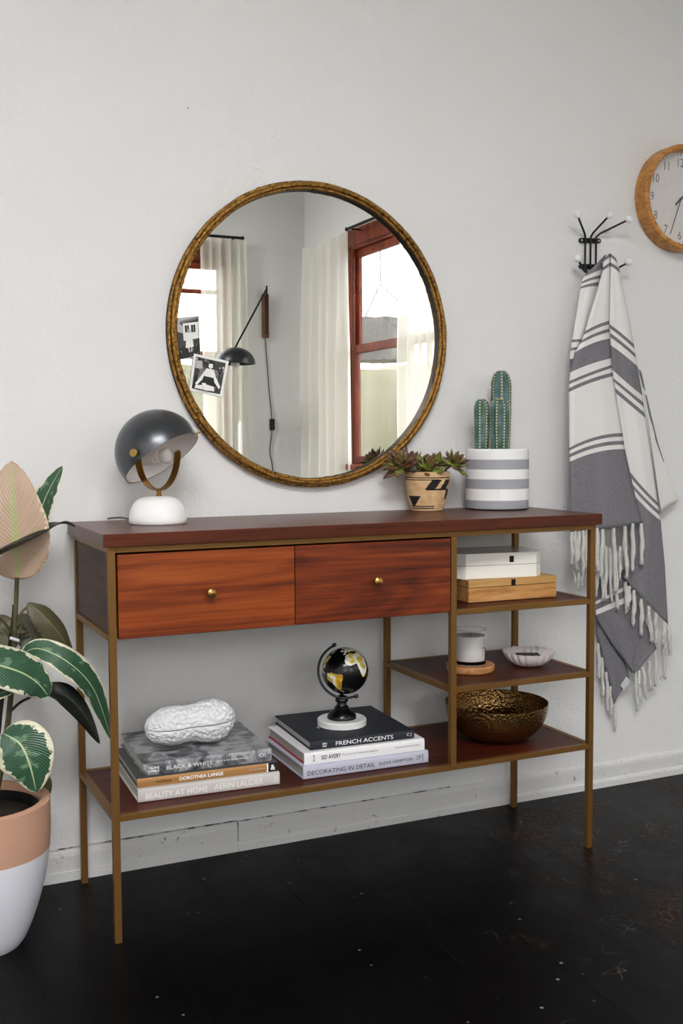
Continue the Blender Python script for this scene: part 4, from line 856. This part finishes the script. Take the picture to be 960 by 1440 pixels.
# ------------------------------------------------------------------ rubber plant
pc = Vector((-.222, -.25, 0)); k = ppm((pc.x, pc.y, .3)); PR = .1305; ph_ = hz(pc, 1127)
pl = thing('rubber_plant', 'variegated rubber plant in a terracotta and white dipped pot beside the console', 'plant', pc)
M_ter = mat('terracotta', 'BC937C', .8, spec=.15); M_dip = mat('white_dip', 'D8DAE2', .35)
prof = []
for i in range(25):
    t = i/24; rr0 = PR*(.52+.48*math.sin(min(1, t*1.18)*PI/2)**.75) if t < .85 else PR*(1.0+.0*t)
    prof.append((rr0*(.999), t*ph_))
prof = [(0, 0)]+prof+[(PR-.003, ph_+.002), (PR-.016, ph_+.0015), (PR-.018, ph_-.004), (PR-.022, ph_-.05), (0, ph_-.05)]
v, f = lathe_data(prof, 80, pc); mi = []
for q_ in f: mi.append(0 if sum(v[i].z for i in q_)/len(q_) > ph_*.655 else 1)
obj('pot', v, f, [M_ter, M_dip], pl, True, mi=mi, angle=50)
lathe('nursery_pot', [(PR-.024, ph_-.049), (PR-.024, ph_-.012), (PR-.027, ph_-.011), (PR-.028, ph_-.045), (0, ph_-.04), (0, ph_-.049)], mat('nursery_pot_black', '0E0E0E', .5), pl, 48, c=pc)
lathe('soil', [(0, ph_-.032), (PR-.029, ph_-.032), (PR-.029, ph_-.042), (0, ph_-.042)], MATS['soil'], pl, 40, c=pc)
def leafmat(name, g1, g2, cream, edge, rib, ribw=.035, patch=.62, spec=.5, rough=.35):
    m = mat(name, g1, rough, spec=spec); nt, b, N = nodes(m); Lk = nt.links.new
    uv = N('UVMap'); sx = N('SeparateXYZ'); Lk(uv.outputs[0], sx.inputs[0])
    s = N('Math', operation='SUBTRACT', i_1=.5); Lk(sx.outputs[0], s.inputs[0]); ab = N('Math', operation='ABSOLUTE'); Lk(s.outputs[0], ab.inputs[0])
    oi = N('ObjectInfo'); va = N('Vector_Math' if False else 'VectorMath', operation='ADD'); Lk(uv.outputs[0], va.inputs[0]); cb_ = N('CombineXYZ'); ml = N('Math', operation='MULTIPLY', i_1=37.0); Lk(oi.outputs['Random'], ml.inputs[0]); Lk(ml.outputs[0], cb_.inputs[2]); Lk(cb_.outputs[0], va.inputs[1])
    mp = N('Mapping', i_Scale=(3.2, 9, 1), i_Rotation=(0, 0, .0)); Lk(va.outputs[0], mp.inputs[0])
    n1 = N('TexNoise', i_Scale=1.6, i_Detail=5.0, i_Roughness=.6); Lk(mp.outputs[0], n1.inputs[0])
    # cream margin, ragged
    mm = N('Math', operation='MULTIPLY', i_1=.36); Lk(n1.outputs[0], mm.inputs[0]); ad = N('Math', operation='ADD'); Lk(ab.outputs[0], ad.inputs[0]); Lk(mm.outputs[0], ad.inputs[1])
    gt = ramp(nt, [(edge, '000000'), (edge+.012, 'FFFFFF')]); Lk(ad.outputs[0], gt.inputs[0])
    n2 = N('TexNoise', i_Scale=1.1, i_Detail=3.0); Lk(mp.outputs[0], n2.inputs[0]); gp_ = ramp(nt, [(patch, '000000'), (patch+.02, 'FFFFFF')]); Lk(n2.outputs[0], gp_.inputs[0])
    # fine side veins
    wv = N('TexWave', i_Scale=9.0, i_Distortion=.6, bands_direction='Y'); 
    vv = N('Math', operation='MULTIPLY_ADD', i_1=-.55); Lk(ab.outputs[0], vv.inputs[0]); Lk(sx.outputs[1], vv.inputs[2]); cv = N('CombineXYZ'); Lk(vv.outputs[0], cv.inputs[1]); Lk(cv.outputs[0], wv.inputs[0])
    mg = N('Mix', data_type='RGBA'); mg.inputs[6].default_value = lin(g1)+(1,); mg.inputs[7].default_value = lin(g2)+(1,); mw_ = N('Math', operation='MULTIPLY', i_1=.3); Lk(wv.outputs['Fac'], mw_.inputs[0]); Lk(mw_.outputs[0], mg.inputs[0])
    m1 = N('Mix', data_type='RGBA'); m1.inputs[7].default_value = lin(g2)+(1,); Lk(gp_.outputs[0], m1.inputs[0]); Lk(mg.outputs[2], m1.inputs[6])
    m2 = N('Mix', data_type='RGBA'); m2.inputs[7].default_value = lin(cream)+(1,); Lk(gt.outputs[0], m2.inputs[0]); Lk(m1.outputs[2], m2.inputs[6])
    rb_ = ramp(nt, [(ribw*.5, 'FFFFFF'), (ribw, '000000')]); Lk(ab.outputs[0], rb_.inputs[0])
    m3 = N('Mix', data_type='RGBA'); m3.inputs[7].default_value = lin(rib)+(1,); Lk(rb_.outputs[0], m3.inputs[0]); Lk(m2.outputs[2], m3.inputs[6]); Lk(m3.outputs[2], b.inputs['Base Color'])
    bp = N('Bump', i_Strength=.25, i_Distance=.003); Lk(wv.outputs['Fac'], bp.inputs['Height']); Lk(bp.outputs[0], b.inputs['Normal'])
    return m
M_lg = leafmat('leaf_variegated', '234A33', '5E7F62', 'DCD8BE', .59, 'B9C79A', .022)
M_lb = leafmat('leaf_underside_tan', 'B89C88', 'AE9A7C', 'DCC8A4', .66, 'A9A878', .07, .6)
M_lo = leafmat('leaf_underside_olive', '4C4A34', '5F5840', '8A8468', .68, '6E6A48', .03, .7)
M_ld = leafmat('leaf_dark', '1E211C', '2A3028', 'A9A98A', .71, '3A4034', .03, .8)
def pleaf_(pts, hw, N0, m, fold=.18, curl=0, name='leaf', prof_pow=.8, thin=.0006, peak=.5):
    """pts: centreline (px,py,y) from base to tip; hw half width px; N0 leaf normal in world at middle"""
    C = [un(a, b_, 1, y) for a, b_, y in pts]; C = spline(C, 7); n = len(C); v, f, uvs = [], [], []; nx = 10
    Nn = Vector(N0).normalized()
    for i, c in enumerate(C):
        t = i/(n-1); T = (C[min(i+1, n-1)]-C[max(i-1, 0)]).normalized(); S = T.cross(Nn).normalized(); Nl = S.cross(T).normalized()
        tt_ = t**(math.log(.5)/math.log(peak)); w_ = hw/ppm(c)*max(0.0, math.sin(PI*min(1, .02+tt_*.985)))**prof_pow*(1-.15*t)
        for k_ in range(nx+1):
            s = -1+2*k_/nx; v.append(c+S*s*w_+Nl*(abs(s)*w_*fold-curl*w_*s*s+.0012*math.sin(t*17+s*3)*abs(s))); uvs.append((k_/nx, t))
    for i in range(n-1):
        for k_ in range(nx): a = i*(nx+1)+k_; f.append((a, a+1, a+nx+2, a+nx+1))
    o = obj(name, v, f, m, pl, True, uvs=uvs)
    sm = o.modifiers.new('thick', 'SOLIDIFY'); sm.thickness = thin; sm.offset = 0
    return o
TC = tow.copy(); UPV = Vector((0, 0, 1))
M_stem = mat('plant_stem', '5A5432', .6, var=('3E3A22', 30, .4, .6)); M_stemd = mat('plant_stem_dark', '26241C', .7)
def stem(pts, rpx, m, name='stem'):
    C = spline([un(a, b_, 1, y) for a, b_, y in pts], 6); n = len(C); kk = ppm(C[0])
    rs = [(rpx[0]+(rpx[1]-rpx[0])*i/(n-1))/kk for i in range(n)]; return tube(name, C, rs, m, pl, 9)
Y0 = -.25
stem([(-12, 1150, Y0), (5, 1060, Y0), (14, 990, Y0), (20, 900, Y0), (24, 812, Y0-.005)], (5, 3), M_stem)
stem([(-22, 1150, Y0+.02), (-4, 1040, Y0+.02), (2, 990, Y0+.02), (17, 880, Y0+.012), (19, 850, Y0+.012)], (4.5, 1.6), M_stemd, 'stake')
tube('tie', [un(14, 897, 1, Y0-.008), un(20, 899, 1, Y0-.011), un(26, 901, 1, Y0-.006)], .0035, mat('tie_white', 'C8CCD0', .4), pl, 8)
pleaf_([(25, 815, Y0-.005), (23, 770, Y0-.012), (19, 710, Y0-.008), (16, 648, Y0+.01)], 51, TC+Vector((.1, 0, .15)), M_lb, .1, .06, prof_pow=.74, peak=.45)
pleaf_([(38, 800, Y0+.03), (48, 750, Y0+.03), (64, 700, Y0+.025), (88, 655, Y0+.02)], 21, TC+Vector((-.3, 0, .3)), M_lg, .15, 0, peak=.55)
pleaf_([(-45, 800, Y0-.05), (0, 780, Y0-.06), (50, 756, Y0-.05), (84, 737, Y0-.03), (105, 741, Y0-.02)], 26, UPV*1.0+TC*-.12+Vector((0, 0, 0)), M_ld, .25, 0, peak=.45)
stem([(24, 880, Y0), (30, 862, Y0), (41, 851, Y0+.005)], (1.8, 1.5), M_stem, 'petiole')
pleaf_([(39, 848, Y0+.005), (60, 865, Y0-.01), (86, 895, Y0-.01), (107, 932, Y0+.02)], 20, TC*.75+UPV*.5+rr_*.45, M_lo, -.2, .2)
pleaf_([(22, 890, Y0+.04), (34, 880, Y0+.05), (45, 905, Y0+.04), (40, 935, Y0+.03)], 22, TC+UPV*.4, M_lo, .1, 0)
pleaf_([(28, 920, Y0+.03), (45, 905, Y0+.03), (62, 908, Y0+.03), (78, 918, Y0+.03)], 16, TC*.6+UPV*.8, leafmat('leaf_grey_green', '5C665C', '70786C', '8A8F7E', .7, '707A68', .03, .7), .1, 0)
pleaf_([(-62, 935, Y0-.04), (-30, 930, Y0-.055), (20, 942, Y0-.06), (50, 958, Y0-.05), (68, 979, Y0-.035)], 36, TC*.8+UPV*.7, M_lg, .12, .1, prof_pow=.65, peak=.52)
pleaf_([(28, 922, Y0), (54, 912, Y0-.02), (98, 933, Y0-.04), (133, 972, Y0-.01), (157, 1042, Y0+.04)], 22, TC*.75+UPV*.45+rr_*.35, M_lg, .15, .1, peak=.55)
stem([(15, 1000, Y0), (28, 988, Y0+.01), (42, 981, Y0+.02)], (2.2, 1.8), M_stemd, 'petiole')
pleaf_([(40, 982, Y0+.02), (66, 973, Y0+.0), (96, 981, Y0-.01), (122, 1011, Y0+.0), (140, 1046, Y0+.02)], 16, TC*.55-UPV*.3+rr_*.6, M_ld, -.25, .2)
stem([(6, 1050, Y0), (4, 1040, Y0-.02), (5, 1032, Y0-.03)], (2.2, 1.8), M_stemd, 'petiole')
pleaf_([(4, 1031, Y0-.03), (28, 1046, Y0-.055), (42, 1076, Y0-.065), (51, 1114, Y0-.06)], 43, TC*.85+UPV*.35+rr_*.1, M_lg, .12, .05, prof_pow=.8, peak=.5)
pleaf_([(30, 1075, Y0+.03), (48, 1085, Y0+.03), (62, 1105, Y0+.03), (64, 1128, Y0+.035)], 14, TC+rr_*.4, M_lo, .1, 0)
pleaf_([(-50, 985, Y0-.05), (-25, 975, Y0-.05), (0, 975, Y0-.05), (22, 968, Y0-.04)], 16, TC*.6+UPV*.8, M_lg, .1, 0)
stem([(20, 895, Y0), (8, 878, Y0-.01), (-4, 866, Y0-.02)], (2, 1.6), M_stem, 'petiole')
pleaf_([(-3, 865, Y0-.02), (-20, 862, Y0-.03), (-50, 880, Y0-.05), (-80, 910, Y0-.05)], 24, TC*.6+UPV*.8, M_lg, .1, 0)
pleaf_([(18, 915, Y0+.01), (5, 890, Y0+.02), (-10, 885, Y0+.03), (-30, 900, Y0+.05)], 24, TC*.8+UPV*.5, M_lo, .1, 0)

# ------------------------------------------------------------------ things seen in the mirror
M_cur = bpy.data.materials.new('sheer_linen'); M_cur.use_nodes = True; nt = M_cur.node_tree
for n in list(nt.nodes): nt.nodes.remove(n)
N = lambda t, **k: _mk(nt, t, k)
out = N('OutputMaterial'); df = N('BsdfDiffuse'); tl = N('BsdfTranslucent'); tp = N('BsdfTransparent'); ma = N('MixShader', i_0=.45); mb = N('MixShader', i_0=.22)
df.inputs[0].default_value = tl.inputs[0].default_value = lin('F4F2EA')+(1,)
nt.links.new(df.outputs[0], ma.inputs[1]); nt.links.new(tl.outputs[0], ma.inputs[2]); nt.links.new(ma.outputs[0], mb.inputs[1]); nt.links.new(tp.outputs[0], mb.inputs[2]); nt.links.new(mb.outputs[0], out.inputs[0])
def curtain(label, wl, a0, a1, ztop, folds):
    v, f = [], []; nu, nz = folds*10, 30; off = .075
    for i in range(nz+1):
        t = i/nz; z = ztop-t*(ztop-.03)
        for j in range(nu+1):
            s = j/nu; a = a0+(a1-a0)*s; amp = (.012+.022*min(1, t*3))
            d = off+amp*math.sin(s*folds*2*PI+.5*math.sin(t*3))+.008*math.sin(s*folds*4.3+t*4); a += .008*math.sin(s*folds*2*PI+1.2+t)
            v.append((XR-d, a, z) if wl == 'right' else (a, YB+d, z))
    for i in range(nz):
        for j in range(nu): k0 = i*(nu+1)+j; f.append((k0, k0+1, k0+nu+2, k0+nu+1))
    lc = (XR-off, (a0+a1)/2, .03) if wl == 'right' else ((a0+a1)/2, YB+off, .03)
    o = obj('sheer_curtain', v, f, M_cur, None, True, loc=lc); tag(o, label, 'curtain', 'sheer curtains')
    return o
def rod(label, wl, a0, a1, z):
    P_ = (lambda a, d, z_: Vector((XR-d, a, z_))) if wl == 'right' else (lambda a, d, z_: Vector((a, YB+d, z_)))
    o = thing('curtain_rod', label, 'curtain rod', P_((a0+a1)/2, .07, z))
    tube('pole', [P_(a0, .075, z), P_(a1, .075, z)], .009, M_bk, o, 12)
    for a in (a0, a1): lathe('finial', [(0, -.014), (.012, -.008), (.014, 0), (.012, .008), (0, .014)], M_bk, o, 14, c=P_(a, .075, z))
    for a in (a0+.06, a1-.06): tube('bracket', [P_(a, .0, z-.01), P_(a, .075, z-.008)], .005, M_bk, o, 8)
yA = unm(440, 450, 0, XR).y; yBc = unm(490, 450, 0, XR-.07).y; yC = unm(566, 450, 0, XR-.07).y; zR = unm(490, 322, 0, XR-.075).z
rod('black curtain rod above the brown window with a hanging basket outside', 'right', yBc-.0, -1.6, zR+.002)
curtain('white sheer curtain hanging in the room corner beside the basket window', 'right', yA+.02, yBc+.01, zR-.01, 5)
curtain('white sheer curtain drawn half across the basket window', 'right', yC, yC+.75, zR-.01, 7)
xA, xB = unm(281, 450, 1, YB+.07).x, unm(346, 450, 1, YB+.07).x; zR2 = unm(310, 335, 1, YB+.07).z
rod('thin black curtain rod over the window near the wall lamp', 'back', .1, xB-.02, zR2+.011)
curtain('white sheer curtain at the window beside the black wall lamp', 'back', xA, xB, zR2, 5)
# wall lamp
ys = YB+.02; a_, b_ = unm(372, 413, 1, ys), unm(374, 475, 1, ys); kk = F/((unm(372, 440, 1, ys)-Vector((CAM.x, -CAM.y, CAM.z))).length)
wl_ = thing('wall_lamp', 'black dome wall lamp on a long arm with wooden wall mount', 'lamp', (b_.x, YB+.001, b_.z))
box('wall_mount', b_.x-.02, b_.x+.02, YB+.0005, YB+.035, b_.z, a_.z, wood('teak', [(.1, '4A2414'), (.5, '6B3A20'), (.9, '7E4A2A')], scale=(8, 8, 2)), wl_, .004)
sc2 = unm(331, 512, 1, YB+.42); pv = Vector((b_.x, YB+.045, a_.z+.03)); sr2 = .125
lathe('shade', [(sr2*math.sin(a), sr2*.82*math.cos(a)) for a in [i*PI/2/16 for i in range(17)]]+[((sr2-.003)*math.sin(a), (sr2-.003)*.82*math.cos(a)) for a in [PI/2-i*PI/2/16 for i in range(17)]], mat('lamp_black', '121416', .35), wl_, 48, c=sc2)
tube('arm', [Vector((b_.x, YB+.04, a_.z-.03)), pv, sc2+Vector((0, 0, sr2*.8))], .006, M_bk, wl_, 10)
tube('arm_post', [Vector((b_.x, YB+.04, b_.z+.02)), Vector((b_.x, YB+.045, a_.z+.05))], .006, M_bk, wl_, 10)
lathe('bulb', [(.012, .03), (.02, .0), (.03, -.02), (.024, -.045), (0, -.055)], MATS['frosted_bulb'], wl_, 20, c=sc2+Vector((0, 0, .03)))
c1, c2, c3 = [unm(px, py, 1, YB+.012) for px, py in ((378, 540), (383, 597), (384, 664))]
M_cord = mat('dark_cord', '4E5250', .6)
tube('cord', spline([Vector((b_.x, YB+.012, b_.z)), c1, c2, unm(380, 635, 1, YB+.012), c3, Vector((c3.x+.02, YB+.012, .3)), Vector((c3.x+.01, YB+.012, .05))], 8), .004, M_cord, wl_, 8)
box('cord_switch', c2.x-.016, c2.x+.016, YB+.002, YB+.024, c2.z-.038, c2.z+.038, M_bk, wl_, .004)
# low table with a white taper candle by the far curtain
ct = unm(338, 592, 1, YB+.55); cbm = unm(338, 668, 1, YB+.55); tz = cbm.z-.12
tb_ = thing('side_table', 'small round white table under the taper candle, seen only from elsewhere in the room', 'table', (ct.x, ct.y, 0)); tb_['label'] = 'small round white pedestal table carrying the taper candle'
lathe('table_top', [(0, tz-.03), (.19, tz-.03), (.2, tz-.02), (.2, tz-.004), (.196, tz), (0, tz)], M_room, tb_, 40, c=(ct.x, ct.y, 0))
lathe('pedestal', [(.14, 0), (.14, .012), (.03, .03), (.02, .1), (.02, tz-.03), (0, tz-.03)], M_room, tb_, 32, c=(ct.x, ct.y, 0))
cd = thing('taper_candle', 'slim white taper candle in a low brass holder', 'candle', (ct.x, ct.y, tz))
lathe('holder', [(0, 0), (.04, 0), (.04, .005), (.014, .009), (.014, .03), (.0, .03)], M_br, cd, 24, c=(ct.x, ct.y, tz))
lathe('taper', [(.0125, .02), (.0115, ct.z-tz-.02), (.004, ct.z-tz), (0, ct.z-tz)], mat('taper_wax', 'F2F0EA', .5), cd, 20, c=(ct.x, ct.y, tz))
# hanging basket outside the right window
xh = XR+.5; t0 = unm(535, 452, 0, xh); t1 = unm(535, 508, 0, xh); hkz = unm(537, 400, 0, xh); wv = abs(unm(504, 455, 0, xh).y-unm(566, 455, 0, xh).y)/2*.92
hb_ = thing('hanging_basket', 'grey woven hanging basket on cords outside the brown window', 'basket', (xh, t0.y, t1.z))
def weave(r0, z, a, i): return r0*(1+.015*math.sin(a*28+(i % 2)*PI)), z+.004*math.sin(a*14)
prf = [(wv*.6, 0)]+[(wv*(.6+.4*i/14), (t0.z-t1.z)*i/14) for i in range(1, 15)]; prf = prf+[(x-.012, z) for x, z in prf[::-1]]+[(0, .01)]
lathe('basket', prf, mat('grey_wicker', '8A8686', .8, bump=(60, 1, .01)), hb_, 84, c=(xh, t0.y, t1.z), fn=weave)
hp_ = Vector((xh, t0.y, hkz.z))
for i in range(3):
    a = i*2*PI/3+.5; tube('cord', [Vector((xh+wv*.95*math.cos(a), t0.y+wv*.95*math.sin(a), t0.z-.005)), hp_], .005, mat('rope_grey', '9A968E', .9), hb_, 6)
tube('cord', [hp_, hp_+Vector((0, 0, 1.1))], .006, MATS['rope_grey'], hb_, 6)
eave = box('roof_eave', XR+.15, XR+.75, YB-.4, .2, hp_.z+1.1, hp_.z+1.2, M_ceil, None, 0, loc=(XR+.45, -2, hp_.z+1.1)); struct(eave)
